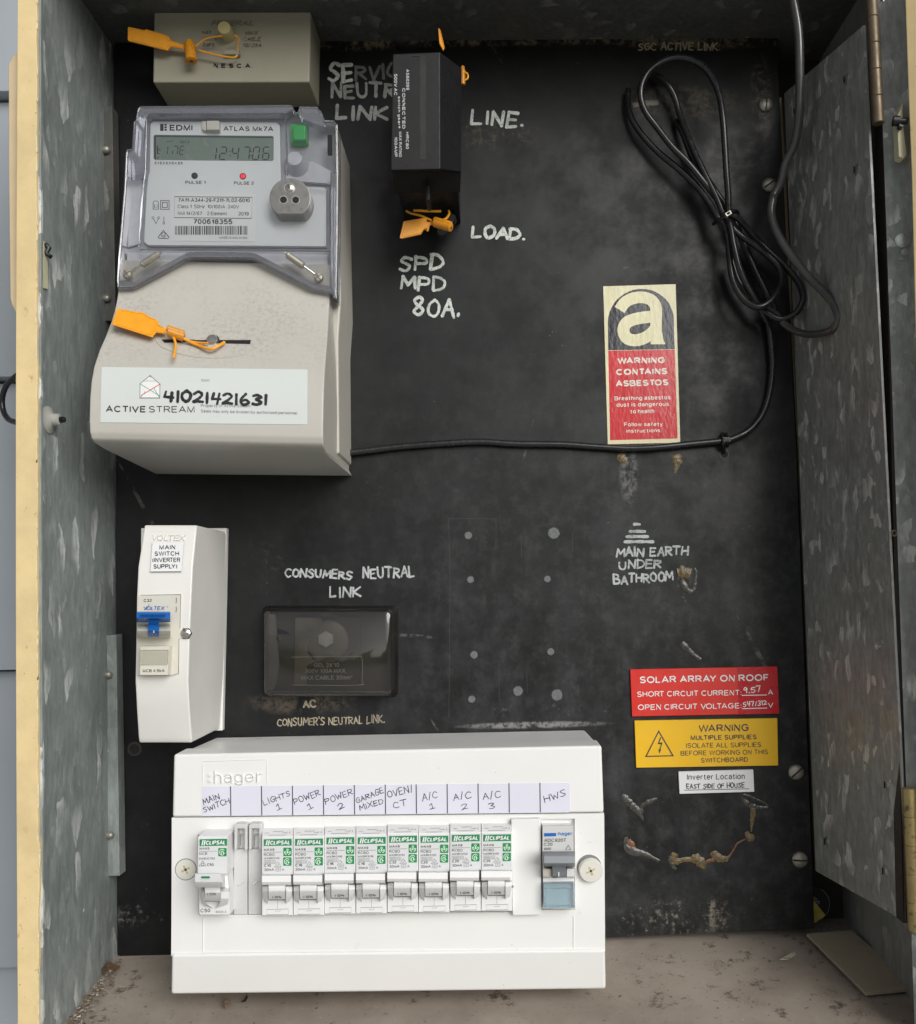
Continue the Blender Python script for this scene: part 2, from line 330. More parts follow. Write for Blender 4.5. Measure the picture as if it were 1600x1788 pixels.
# ---------------------------------------------------------------- materials
class NT:
    def __init__(s, name):
        s.mat = bpy.data.materials.new(name); s.mat.use_nodes = True; s.t = s.mat.node_tree
        s.b = s.t.nodes['Principled BSDF']; s.out = s.t.nodes['Material Output']
        s.tc = s.t.nodes.new('ShaderNodeTexCoord').outputs['Object']
    def set(s, sock, v):
        if isinstance(v, bpy.types.NodeSocket): s.t.links.new(v, sock)
        elif isinstance(v, (tuple, list)) and len(v) == 3 and sock.type == 'RGBA': sock.default_value = (*v, 1)
        else: sock.default_value = v
    def map(s, sc=(1, 1, 1), rot=(0, 0, 0), vec=None):
        n = s.t.nodes.new('ShaderNodeMapping'); s.set(n.inputs[0], vec or s.tc); n.inputs['Scale'].default_value = sc; n.inputs['Rotation'].default_value = rot
        return n.outputs[0]
    def noise(s, scale, detail=4, rough=.55, vec=None, dist=0):
        n = s.t.nodes.new('ShaderNodeTexNoise'); s.set(n.inputs['Vector'], vec or s.tc)
        n.inputs['Scale'].default_value = scale; n.inputs['Detail'].default_value = detail; n.inputs['Roughness'].default_value = rough; n.inputs['Distortion'].default_value = dist
        return n.outputs['Fac']
    def vor(s, scale, vec=None, feat='F1', out='Color'):
        n = s.t.nodes.new('ShaderNodeTexVoronoi'); n.feature = feat; s.set(n.inputs['Vector'], vec or s.tc); n.inputs['Scale'].default_value = scale
        return n.outputs[out]
    def ma(s, op, a, b=0.0, c=0.0, clamp=False):
        n = s.t.nodes.new('ShaderNodeMath'); n.operation = op; n.use_clamp = clamp
        s.set(n.inputs[0], a); s.set(n.inputs[1], b); s.set(n.inputs[2], c); return n.outputs[0]
    def ramp(s, f, a, b, lo=0.0, hi=1.0):
        n = s.t.nodes.new('ShaderNodeMapRange'); n.interpolation_type = 'SMOOTHSTEP'
        s.set(n.inputs[0], f); n.inputs[1].default_value = a; n.inputs[2].default_value = b; n.inputs[3].default_value = lo; n.inputs[4].default_value = hi
        return n.outputs[0]
    def mix(s, f, a, b):
        n = s.t.nodes.new('ShaderNodeMix'); n.data_type = 'RGBA'; s.set(n.inputs[0], f); s.set(n.inputs[6], a); s.set(n.inputs[7], b); return n.outputs[2]
    def mul(s, c, f):
        n = s.t.nodes.new('ShaderNodeVectorMath'); n.operation = 'SCALE'; s.set(n.inputs[0], c); s.set(n.inputs['Scale'], f); return n.outputs[0]
    def sep(s, v):
        n = s.t.nodes.new('ShaderNodeSeparateXYZ'); s.set(n.inputs[0], v); return n.outputs
    def bump(s, h, st, dist=.0005):
        n = s.t.nodes.new('ShaderNodeBump'); s.set(n.inputs['Height'], h); n.inputs['Strength'].default_value = st; n.inputs['Distance'].default_value = dist
        s.t.links.new(n.outputs[0], s.b.inputs['Normal']); return n
    def fin(s, col=None, rough=None, metal=None, spec=None):
        if col is not None: s.set(s.b.inputs['Base Color'], col)
        if rough is not None: s.set(s.b.inputs['Roughness'], rough)
        if metal is not None: s.set(s.b.inputs['Metallic'], metal)
        if spec is not None: s.set(s.b.inputs['Specular IOR Level'], spec)
        return s.mat
def mat(name, col, rough=.45, metal=0.0, spec=.5, var=.06, vs=60, bump=0, bs=600, grime=0, gcol=(.18, .15, .11), gs=90, gt=.58, specks=0):
    n = NT(name); f = n.noise(vs, 5, .6)
    c = n.mul(col, n.ramp(f, .25, .75, 1-var, 1+var))
    if grime:
        g = n.ma('MULTIPLY', n.ramp(n.noise(gs, 8, .7), gt, gt+.12), n.ramp(n.noise(gs*.13, 3), .4, .65))
        c = n.mix(n.ma('MULTIPLY', g, grime), c, gcol)
    if specks:
        sp = n.ma('MULTIPLY', n.ramp(n.vor(150, out='Distance'), .020, .045, 1, 0), n.ramp(n.noise(17, 2), .50, .56))
        c = n.mix(n.ma('MULTIPLY', sp, specks), c, (.10, .085, .06))
    r = n.ramp(n.noise(vs*1.7, 4), .3, .7, max(.02, rough-.07), min(1, rough+.07))
    if bump: n.bump(n.noise(bs, 3), bump)
    return n.fin(c, r, metal, spec)
def clearmat(name, tint, gl=.06, rough=.05, body=None, bodyf=0.0, ior=1.45):
    n = NT(name); t = n.t; t.nodes.remove(n.b)
    tr = t.nodes.new('ShaderNodeBsdfTransparent'); tr.inputs[0].default_value = (*tint, 1)
    go = t.nodes.new('ShaderNodeBsdfGlossy'); go.inputs['Roughness'].default_value = rough; go.inputs[0].default_value = (1, 1, 1, 1)
    fr = t.nodes.new('ShaderNodeFresnel'); fr.inputs[0].default_value = ior
    base = tr.outputs[0]
    if body:
        df = t.nodes.new('ShaderNodeBsdfDiffuse'); n.set(df.inputs[0], n.mul(body, n.ramp(n.noise(60, 3), .3, .7, .95, 1.05)))
        mx = t.nodes.new('ShaderNodeMixShader'); mx.inputs[0].default_value = bodyf
        t.links.new(base, mx.inputs[1]); t.links.new(df.outputs[0], mx.inputs[2]); base = mx.outputs[0]
    m2 = t.nodes.new('ShaderNodeMixShader'); t.links.new(fr.outputs[0], m2.inputs[0]); t.links.new(base, m2.inputs[1]); t.links.new(go.outputs[0], m2.inputs[2])
    t.links.new(m2.outputs[0], n.out.inputs['Surface']); return n.mat
def emat(name, col, st):
    n = NT(name); n.b.inputs['Emission Color'].default_value = (*col, 1); n.b.inputs['Emission Strength'].default_value = st
    return n.fin(col, .3)
def galv(name, base, flake, sc=55, thr=.62, stretch=.5, rough=.42, metal=.35, tilt=.3, soil=.0, k=1.0):
    """zinc spangle: angular crystals, a few of them turned to the light, each fading along its own direction"""
    n = NT(name)
    ns = n.t.nodes.new('ShaderNodeTexNoise'); ns.inputs['Scale'].default_value = 90; ns.inputs['Detail'].default_value = 3; n.set(ns.inputs['Vector'], n.tc)
    dv = n.t.nodes.new('ShaderNodeVectorMath'); dv.operation = 'MULTIPLY_ADD'; n.set(dv.inputs[0], ns.outputs['Color']); dv.inputs[1].default_value = (.007,)*3; n.set(dv.inputs[2], n.tc)
    def layer(sc_, st_, rot, th):
        v1 = n.map((1, 1, st_), (rot, 0, 0), dv.outputs[0])
        va = n.t.nodes.new('ShaderNodeTexVoronoi'); va.inputs['Scale'].default_value = sc_; n.set(va.inputs['Vector'], v1)
        df = n.t.nodes.new('ShaderNodeVectorMath'); df.operation = 'SUBTRACT'; n.set(df.inputs[0], v1); n.set(df.inputs[1], va.outputs['Position'])
        cd_ = n.t.nodes.new('ShaderNodeVectorMath'); cd_.operation = 'SUBTRACT'; n.set(cd_.inputs[0], va.outputs['Color']); cd_.inputs[1].default_value = (.5, .5, .5)
        dt = n.t.nodes.new('ShaderNodeVectorMath'); dt.operation = 'DOT_PRODUCT'; n.set(dt.inputs[0], df.outputs[0]); n.set(dt.inputs[1], cd_.outputs[0])
        g = n.ramp(n.ma('MULTIPLY', dt.outputs['Value'], sc_), -.14, .22)
        sp = n.sep(va.outputs['Color'])
        st2 = n.noise(sc_*5, 3, .6, n.map((1, 1, .2), (rot*1.8, 0, 0)))
        return n.ma('MULTIPLY', n.ma('MULTIPLY', n.ramp(sp[0], th, th+.10), g), n.ramp(st2, .32, .56, .22, 1.1)), sp
    f1, s1 = layer(sc, stretch, tilt, thr)
    f2, s2 = layer(sc*1.9, stretch*1.3, -.7, thr-.14)
    big = n.ramp(n.noise(13, 4), .38, .62, .35, 1.1)
    f = n.ma('MAXIMUM', f1, n.ma('MULTIPLY', n.ma('MULTIPLY', f2, .26), big))
    c = n.mul(base, n.ma('MULTIPLY', n.ramp(n.noise(9, 4), .3, .7, .90, 1.10), n.ma('MULTIPLY', n.ramp(s2[1], 0, 1, .94, 1.05), n.ramp(n.noise(320, 4, .65, n.map((1, 1, .25), (tilt*2, 0, 0))), .3, .7, .84, 1.16))))
    c = n.mix(n.ma('MULTIPLY', f, k), c, flake)
    if soil: c = n.mix(n.ma('MULTIPLY', n.ramp(n.noise(14, 6, .65), .5, .75), soil), c, (.16, .13, .09))
    c = n.mix(n.ma('MULTIPLY', n.ramp(n.noise(24, 2, .5, n.map((1, 1, .06), (1.1, 0, 0))), .70, .72), .25), c, flake)
    n.bump(n.ma('ADD', n.ma('MULTIPLY', s1[1], .5), n.ma('MULTIPLY', s2[2], .4)), .12, .0005)
    return n.fin(c, n.ramp(s1[2], 0, 1, rough-.08, rough+.12), metal)
def boardmat():
    n = NT('black_panel_paint')
    sx, sy, sz = n.sep(n.tc)[:3]
    big = n.noise(9, 6, .62); fine = n.noise(70, 8, .7); sv = n.noise(40, 5, .6, n.map((1, 1, .16)))
    c = n.mul((.0058, .0062, .0069), n.ramp(big, .3, .7, .75, 1.3))
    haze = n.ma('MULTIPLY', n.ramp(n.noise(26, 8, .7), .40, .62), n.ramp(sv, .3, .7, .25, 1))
    # dust film; its fade to the left and top also paints in the shade there
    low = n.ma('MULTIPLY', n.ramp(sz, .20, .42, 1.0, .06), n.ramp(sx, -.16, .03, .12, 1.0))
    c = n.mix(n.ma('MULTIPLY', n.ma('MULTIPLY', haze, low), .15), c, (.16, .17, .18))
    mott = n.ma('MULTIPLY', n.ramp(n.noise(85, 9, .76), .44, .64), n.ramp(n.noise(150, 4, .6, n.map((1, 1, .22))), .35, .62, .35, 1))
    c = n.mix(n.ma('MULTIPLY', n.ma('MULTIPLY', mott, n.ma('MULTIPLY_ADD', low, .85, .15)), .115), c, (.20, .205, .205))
    # fine scratches
    for rot, sc, th, st in ((.5, 95, .71, .24), (1.5, 120, .72, .24), (2.3, 80, .73, .24), (-.25, 110, .73, .22)):
        s_ = n.noise(sc, 2, .5, n.map((1, 1, .05), (0, 0, 0), n.map((1, 1, 1), (0, rot, 0))))
        c = n.mix(n.ma('MULTIPLY', n.ramp(s_, th, th+.02), n.ma('MULTIPLY', n.ramp(fine, .5, .62), st)), c, (.34, .34, .33))
    # specks
    sp = n.vor(260, out='Distance'); sp2 = n.ma('MULTIPLY', n.ramp(sp, .03, .11, 1, 0), n.ramp(n.noise(33, 2), .60, .72))
    c = n.mix(n.ma('MULTIPLY', sp2, .55), c, (.42, .41, .38))
    scr = n.noise(230, 6, .75)
    # worn patches, drips and scuffs where the photo has them
    for (px, py, rx, rz, st, col, th) in SCUFFS:
        q = P(px, py, 0)-Vector((0, 0, -.22))
        dx = n.ma('DIVIDE', n.ma('SUBTRACT', sx, q.x), rx*MM); dz = n.ma('DIVIDE', n.ma('SUBTRACT', sz, q.z), rz*MM)
        r2 = n.ma('ADD', n.ma('MULTIPLY', dx, dx), n.ma('MULTIPLY', dz, dz))
        k = n.ma('ADD', n.ma('MULTIPLY', scr, .62), n.ma('MULTIPLY', sv, .38))
        c = n.mix(n.ma('MULTIPLY', n.ma('MULTIPLY', n.ramp(k, th-.13, th-.02), n.ramp(r2, .05, 1.5, 1, 0)), st), c, col)
    n.bump(n.ma('ADD', n.ma('MULTIPLY', fine, .6), sv), .12, .0006)
    r = n.ramp(n.noise(22, 7, .7), .35, .65, .34, .60)
    return n.fin(c, r, 0, .30)
GREY = (.30, .30, .29); TAN = (.20, .16, .10); PALE = (.40, .40, .38)
SCUFFS = [(955, 960, 8, 26, .5, GREY, .66), (1098, 825, 6, 20, .42, GREY, .57), (1210, 1600, 34, 12, .65, (.30, .26, .20), .62), (1130, 1610, 40, 14, .5, GREY, .66), (1300, 1590, 40, 12, .45, GREY, .68),
          (850, 70, 130, 4, .7, TAN, .60), (1230, 72, 60, 5, .6, TAN, .60), (620, 76, 30, 5, .7, TAN, .60), (1330, 170, 7, 30, .5, TAN, .6), (840, 235, 45, 10, .4, (.12, .10, .06), .62),
          (835, 970, 5, 20, .5, GREY, .66), (960, 1240, 45, 5, .45, GREY, .66), (930, 1266, 46, 2.2, .55, PALE, .56), (1200, 1020, 8, 14, .6, (.2, .19, .14), .64), (530, 1225, 34, 8, .55, (.16, .13, .10), .58),
          (980, 1140, 40, 40, .3, GREY, .74), (1240, 700, 40, 50, .3, GREY, .74), (1140, 1000, 50, 50, .26, GREY, .75), (450, 980, 20, 12, .3, TAN, .7), (1190, 180, 40, 12, .5, (.13, .11, .06), .62), (250, 1600, 20, 8, .5, GREY, .66)]
M = {}
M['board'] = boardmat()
M['black_edge'] = mat('board_edge', (.02, .02, .02), .6)
M['galv'] = galv('galvanised_spangle', (.265, .280, .270), (.60, .61, .59), 140, .66, .55, .5, .10, .35, .14, .95)
M['galv_left'] = galv('galvanised_streaked', (.235, .262, .256), (.60, .62, .61), 115, .79, .34, .5, .08, .10, .08, .95)
M['galv_dark'] = galv('galvanised_dull', (.23, .24, .236), (.34, .34, .33), 80, .86, .5, .55, .05, .2, .3)
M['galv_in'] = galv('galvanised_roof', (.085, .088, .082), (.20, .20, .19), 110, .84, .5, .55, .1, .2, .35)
def creammat():
    n = NT('cream_paint')
    c = n.mul((.72, .565, .30), n.ramp(n.noise(30, 6, .65), .3, .7, .90, 1.08))
    c = n.mix(n.ma('MULTIPLY', n.ramp(n.noise(160, 7, .7, n.map((1, 1, .6))), .60, .70), .55), c, (.30, .19, .07))
    c = n.mix(n.ma('MULTIPLY', n.ramp(n.vor(190, out='Distance'), .04, .1, 1, 0), n.ma('MULTIPLY', n.ramp(n.noise(25, 3), .5, .62), .8)), c, (.12, .07, .03))
    n.bump(n.noise(260, 5), .2, .0005)
    return n.fin(c, .48)
M['cream'] = creammat()
M['cream_chip'] = mat('cream_chip', (.75, .66, .42), .55, var=.12, vs=300)
M['cream_dull'] = mat('cream_cover', (.68, .54, .34), .5, var=.05)
M['floor'] = None
def floormat():
    n = NT('dusty_floor')
    big = n.noise(11, 7, .65); f = n.noise(120, 8, .75)
    c = n.mix(n.ramp(big, .3, .7), (.255, .216, .178), (.38, .33, .275))
    c = n.mix(n.ma('MULTIPLY', n.ramp(f, .52, .68), .55), c, (.38, .335, .30))
    c = n.mix(n.ma('MULTIPLY', n.ramp(n.noise(60, 8, .75), .55, .66), .85), c, (.07, .052, .038))
    c = n.mix(n.ma('MULTIPLY', n.ramp(n.noise(260, 4, .7), .64, .70), .8), c, (.05, .035, .025))
    c = n.mix(n.ma('MULTIPLY', n.ramp(n.vor(170, out='Distance'), .05, .12, 1, 0), n.ramp(n.noise(21, 3), .52, .62)), c, (.5, .47, .42))
    n.bump(f, .35, .0008)
    return n.fin(c, .85, 0, .25)
M['floor'] = floormat()
def sidingmat():
    n = NT('weatherboard_paint')
    c = n.mul((.33, .365, .40), n.ramp(n.noise(5, 5), .3, .7, .93, 1.06))
    return n.fin(c, .55)
M['siding'] = sidingmat()
M['siding_gap'] = mat('siding_shadow_line', (.05, .05, .05), .8)
M['white'] = mat('white_plastic', (.80, .80, .785), .34, var=.022, vs=14, grime=.22, gs=120, gt=.60, gcol=(.52, .50, .44), bump=.03, bs=900, specks=.8)
M['white2'] = mat('white_breaker_plastic', (.79, .79, .79), .38, var=.015, vs=40)
M['offwhite'] = mat('ivory_plastic', (.66, .64, .56), .42, var=.02)
M['voltwhite'] = mat('ivory_enclosure', (.76, .755, .72), .36, var=.02, vs=25, grime=.25, gs=120, gt=.66, gcol=(.45, .36, .26))
M['grey_pl'] = mat('pale_grey_plastic', (.60, .605, .60), .42, var=.02)
M['label_grey'] = mat('breaker_label_grey', (.68, .69, .70), .4, var=.01)
M['mid_grey'] = mat('grey_toggle_plastic', (.22, .24, .26), .38, var=.04)
M['beige'] = mat('beige_box', (.36, .345, .265), .5, var=.03, vs=30, grime=.15, gs=260, gt=.62, gcol=(.10, .085, .05), bump=.12, bs=700)
M['meter_beige'] = mat('meter_case', (.48, .465, .41), .40, var=.02, vs=30, grime=.06, gs=420, gt=.60, gcol=(.19, .165, .135), bump=.06, bs=1500)
def coverdust():
    n = NT('dusty_terminal_cover')
    c = n.mul((.50, .485, .44), n.ramp(n.noise(24, 4), .3, .7, .98, 1.02))
    sz = n.sep(n.tc)[2]
    band = n.ma('MULTIPLY', n.ramp(sz, .030, .062), n.ramp(sz, .085, .115, 1, .3))
    g = n.ma('MULTIPLY', n.ramp(n.noise(420, 5, .7), .44, .66), n.ma('MULTIPLY', band, n.ramp(n.noise(30, 5, .6), .3, .62)))
    c = n.mix(n.ma('MULTIPLY', g, .36), c, (.25, .21, .175))
    c = n.mix(n.ma('MULTIPLY', n.ramp(n.vor(900, out='Distance'), .1, .3, 1, 0), n.ma('MULTIPLY', band, .15)), c, (.66, .64, .60))
    n.bump(n.noise(1200, 3), .10, .0004)
    return n.fin(c, n.ma('MULTIPLY_ADD', g, .3, .36))
M['meter_dust'] = coverdust()
M['lilac'] = mat('meter_base_grey', (.40, .405, .44), .45, var=.1, vs=80)
M['lilac_light'] = mat('meter_moulding', (.56, .57, .61), .4, var=.1, vs=80)
M['face'] = mat('meter_faceplate', (.74, .77, .77), .4, var=.01)
M['paper'] = mat('label_paper', (.78, .795, .79), .5, var=.015)
M['paper_blue'] = mat('marker_paper', (.70, .70, .80), .6, var=.02)
M['nmi'] = mat('owner_label', (.62, .655, .64), .42, var=.01)
M['ink'] = mat('black_ink', (.012, .012, .014), .5)
M['ink_grey'] = mat('grey_ink', (.045, .045, .05), .5)
M['ink_pale'] = mat('pale_grey_ink', (.22, .22, .23), .5)
M['pen'] = mat('ballpoint_ink', (.03, .035, .06), .5)
M['lcd'] = mat('lcd_glass', (.19, .25, .205), .22, var=.04)
M['lcdink'] = mat('lcd_segment', (.012, .018, .016), .4)
M['green_btn'] = mat('green_button', (.03, .42, .09), .35, var=.05)
M['green'] = mat('green_print', (.012, .24, .085), .45, var=.03)
M['lime'] = mat('pale_green_print', (.62, .82, .62), .45)
M['steel'] = mat('brushed_steel', (.27, .262, .25), .34, .8, var=.05, vs=300)
M['steel_bright'] = mat('bright_steel', (.62, .60, .56), .28, .95, var=.08, vs=200)
M['steel_dull'] = mat('dull_zinc', (.40, .385, .33), .45, .7, var=.15, vs=250)
M['brass'] = mat('tarnished_brass', (.36, .285, .13), .42, .65, var=.14, vs=120, grime=.85, gs=240, gt=.52, gcol=(.035, .022, .012))
M['brass_dark'] = mat('brown_hinge_barrel', (.15, .115, .075), .45, .5, var=.15, vs=120, grime=.4, gs=300)
M['rust'] = mat('brown_painted_hinge', (.050, .040, .034), .5, .2, var=.2, vs=120)
M['rust_red'] = mat('rusted_leaf_edge', (.045, .022, .018), .7, .2, var=.25, vs=200)
M['dark'] = mat('dark_void', (.010, .010, .010), .8)
M['orange'] = mat('orange_seal', (.88, .37, .022), .38, var=.06, vs=150)
M['orange_dark'] = mat('orange_seal_clear', (.66, .27, .02), .3, var=.10, vs=300)
M['fuse'] = mat('black_fuse_plastic', (.013, .0135, .014), .48, 0, .25, var=.12, vs=150, bump=.1, bs=900)
M['fuse_slot'] = mat('black_slot', (.006, .006, .006), .6)
M['fuse_print'] = mat('white_print', (.50, .51, .52), .5)
M['cable'] = mat('black_cable', (.017, .0175, .019), .27, var=.2, vs=120, bump=.08, bs=300, grime=.25, gs=200, gt=.62, gcol=(.10, .10, .09))
M['cable_thick'] = mat('worn_black_cable', (.070, .070, .068), .20, 0, .8, var=.2, vs=80, grime=.4, gs=120, gt=.6, gcol=(.12, .115, .10))
M['tie'] = mat('black_nylon', (.012, .012, .013), .35)
def chalkmat(name, col, cover):
    n = NT(name)
    f = n.ma('MULTIPLY', n.ramp(n.noise(700, 5, .75), .30, .50), cover)
    g = n.noise(90, 4)
    f = n.ma('MULTIPLY', f, n.ramp(g, .32, .55, .62, 1.0))
    return n.fin(n.mix(f, (.028, .03, .03), col), .75)
M['marker'] = chalkmat('silver_marker', (.60, .64, .60), 1.0)
M['marker_dim'] = chalkmat('faded_silver_marker', (.17, .18, .175), .95)
M['marker_mid'] = chalkmat('worn_silver_marker', (.30, .315, .30), 1.0)
M['marker_thin'] = chalkmat('thin_silver_marker', (.50, .53, .53), .95)
M['paint_tan'] = chalkmat('old_tan_paint', (.46, .40, .28), .78)
M['plug'] = mat('grey_hole_filler', (.125, .135, .138), .6, var=.2, vs=500, bump=.3, bs=700)
M['plug_ring'] = mat('hole_rim', (.012, .012, .012), .7)
M['glue'] = mat('amber_glue', (.135, .098, .045), .34, var=.45, vs=500, bump=.8, bs=700)
M['glue_grey'] = mat('clear_glue_smear', (.055, .055, .048), .22, var=.45, vs=400, bump=.6, bs=600)
M['glue_red'] = mat('rusty_glue', (.17, .075, .035), .4, var=.35, vs=500, bump=.4, bs=500)
M['screw_white'] = mat('nylon_screw', (.72, .71, .64), .4, var=.03)
M['cream_mark'] = mat('soiled_screw_slot', (.52, .46, .28), .6)
M['red'] = mat('red_engraved_plastic', (.66, .028, .018), .35, var=.03)
M['red_tape'] = mat('red_under_tape', (.52, .012, .020), .28, var=.03)
M['yellow'] = mat('yellow_engraved_plastic', (.82, .48, .012), .38, var=.02)
M['sign_white'] = mat('white_engraved_plastic', (.78, .79, .80), .35, var=.01)
M['white_print'] = mat('white_lettering', (.80, .79, .78), .5)
def stick(name, col):
    n = NT(name)
    a = n.noise(420, 3, .55, n.map((1, 1, .45))); b = n.noise(60, 3, .5, n.map((1, 1, .35)))
    n.bump(n.ma('ADD', n.ma('MULTIPLY', a, .6), b), .22, .0010)
    return n.fin(n.mul(col, n.ramp(n.noise(40, 4), .3, .7, .95, 1.05)), .15, 0, .38)
M['st_cream'] = stick('cream_vinyl', (.70, .66, .42)); M['st_black'] = stick('black_vinyl', (.018, .018, .025)); M['st_red'] = stick('red_vinyl', (.55, .015, .022)); M['st_white'] = stick('white_vinyl', (.74, .70, .62))
M['blue'] = mat('blue_toggle', (.012, .13, .46), .33, var=.06)
M['blue_print'] = mat('blue_print', (.03, .12, .42), .5)
M['lug'] = mat('pale_yellow_knob', (.50, .43, .20), .45, var=.08, vs=120)
M['led_red'] = emat('lit_red_lamp', (.85, .012, .03), .45)
M['leaf'] = mat('dry_leaf', (.10, .055, .025), .8, var=.3, vs=200)
M['crumb'] = mat('dirt_crumb', (.16, .12, .08), .9, var=.5, vs=400)
M['crumb_pale'] = mat('pale_crumb', (.42, .38, .32), .9, var=.3, vs=400)
M['card'] = mat('olive_board', (.40, .35, .255), .6, var=.10, vs=25, grime=.75, gs=60, gt=.53, gcol=(.06, .06, .03))
M['bronze'] = mat('tan_strip_edge', (.05, .04, .03), .8)
M['clear'] = clearmat('clear_polycarbonate', (.965, .97, .985), rough=.06, body=(.50, .51, .56), bodyf=.02, ior=1.6)
M['clear_rim'] = clearmat('polycarbonate_edge', (.82, .83, .87), rough=.05, body=(.45, .46, .50), bodyf=.20, ior=1.6)
M['clear_blue'] = clearmat('pale_blue_window', (.84, .93, .96), rough=.05, body=(.60, .70, .75), bodyf=.22)
M['clear_ivory'] = clearmat('clear_label_window', (.93, .93, .91), rough=.06, body=(.6, .6, .56), bodyf=.08)
M['smoky'] = clearmat('smoky_cover', (.80, .775, .735), rough=.05, body=(.085, .08, .075), bodyf=.10, ior=1.72)
M['nut'] = mat('oxidised_nut', (.42, .43, .42), .45, .5, var=.15, vs=200)
M['nutrim'] = mat('nut_edge', (.55, .55, .52), .4, .5)
M['umber'] = mat('bakelite_block', (.030, .026, .022), .5, var=.3, vs=60)
M['umber2'] = mat('dusty_bakelite', (.125, .112, .096), .6, var=.3, vs=60)
M['bump_white'] = mat('grommet_nylon', (.40, .40, .36), .45, var=.08)
M['lime_rubber'] = mat('aged_cream_strip', (.56, .54, .36), .5, var=.12, vs=90)

# ================================================================= THE SETTING
mb = MB()
y0 = -300
wallx0, wallx1 = P(-260, 900, -26).x/MM, -225
for py0, py1 in ((-620, -376), (-373, 146), (150, 652), (657, 1172), (1176, 1700), (1704, 2230)):
    zt, zb = P(15, py0, -26).z, P(15, py1, -26).z
    vs = [Vector((wallx0*MM, .046, zt)), Vector((1.2, .046, zt)), Vector((1.2, .035, zb)), Vector((wallx0*MM, .035, zb)), Vector((wallx0*MM, .070, zt)), Vector((1.2, .070, zt)), Vector((1.2, .070, zb)), Vector((wallx0*MM, .070, zb))]
    mb.solid(vs, [[0, 1, 2, 3], [7, 6, 5, 4], [0, 4, 5, 1], [3, 2, 6, 7], [0, 3, 7, 4], [1, 5, 6, 2]], 0, .8)
tag(mb.build('house_wall', [M['siding']]), 'grey painted weatherboard house wall behind the cabinet', 'wall')
c_ = [P(30, 655, 20), P(12, 672, 14), P(4, 695, 10), P(6, 718, 10), P(16, 733, 14), P(32, 738, 20)]
mb = MB(); mb.tube(smooth3(c_, 6), 1.75, 0, 12)
tag(mb.build('wall_cable', [M['cable']]), 'black cable looping out beside the cabinet against the house wall', 'cable')

# ================================================================= METER CABINET
XL, XR = -239.0, 236.0
ZT = 363.0
def fz(d): return -223.0-0.15*max(d, 0)
cab = thing('meter_cabinet', 'open galvanised steel switchboard cabinet with a chipped cream front edge', 'cabinet', (0, 0, -.24))
mb = MB()
mb.solid([WM(XL-1, fz(-26), -26), WM(XR+1, fz(-26), -26), WM(XR+1, fz(122), 122), WM(XL-1, fz(122), 122), WM(XL-1, fz(-26)-2, -26), WM(XR+1, fz(-26)-2, -26), WM(XR+1, fz(122)-2, 122), WM(XL-1, fz(122)-2, 122)],
         [[0, 1, 2, 3], [7, 6, 5, 4], [0, 4, 5, 1], [3, 2, 6, 7], [0, 3, 7, 4], [1, 5, 6, 2]])
mb.build('floor_panel', [M['floor']], cab)
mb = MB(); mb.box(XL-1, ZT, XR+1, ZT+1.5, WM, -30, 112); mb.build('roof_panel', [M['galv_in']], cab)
mb = MB(); mb.box(XL-1, -226, XR+1, ZT, WM, -29, -26.2); mb.build('back_panel', [M['umber']], cab)
def side(name, x0, x1, m_, d1):
    mb = MB(); n = 14
    mb.solid([WM(x0, fz(-26), -26), WM(x0, ZT, -26), WM(x0, ZT, d1), WM(x0, fz(d1)-1, d1), WM(x1, fz(-26), -26), WM(x1, ZT, -26), WM(x1, ZT, d1), WM(x1, fz(d1)-1, d1)],
             [[0, 1, 2, 3], [7, 6, 5, 4], [0, 4, 5, 1], [3, 2, 6, 7], [0, 3, 7, 4], [1, 5, 6, 2]])
    return mb.build(name, [m_], cab)
side('side_panel', XL-1.2, XL, M['galv_left'], 103.6)
side('side_panel', XR, XR+1.2, M['galv_dark'], 112)
# cream front edge on the left: a folded return facing the viewer, its inner lip ragged
mb = MB()
rag = []
rnd = random.Random(5)
ys = [-80+i*24 for i in range(82)]
for y in ys:
    base = 64.5 + (2.6*(y-600)/1200 if y > 600 else -.4) + (3.0 if 1470 < y < 1560 else 0)
    rag.append((base+rnd.uniform(-.9, 1.1), y))
left = [(30.5-3.6*math.sin(math.pi*min(1, max(0, y/1788)))+0, y) for y in ys]
mb.prism(rag+left[::-1], P, 103.9, 106.5, 0, .5, 2)
for i in range(70):
    y = rnd.uniform(-20, 1790); k = min(len(rag)-2, int((y+80)/24)); x = rag[k][0]
    w_, h_ = rnd.uniform(.8, 2.4), rnd.uniform(5, 22)
    mb.prism([(x-w_, y), (x+.6, y-h_*.5), (x+.9, y+h_*.4), (x-w_*.5, y+h_*.6)], P, 106.3, 106.75+.02*(i % 7), 1)
fr = mb.build('front_edge', [M['cream'], M['cream_chip']], cab)
# grey inner lip
mb = MB(); mb.prism([(66, -60), (71.5, -60), (72, 900), (76, 1850), (69, 1850), (66, 900)], P, 102, 104.4, 0, .3); mb.build('inner_lip', [M['galv_left']], cab)
# cream conduit cover on the outside
mb = MB(); mb.prism([(32, 88), (22, 97), (14.5, 112), (15, 300), (17.5, 520), (20, 531), (27, 545), (36, 545), (36, 88)], P, 20, 98, 0, 1.5, 3); mb.build('side_cover', [M['cream_dull']], cab)
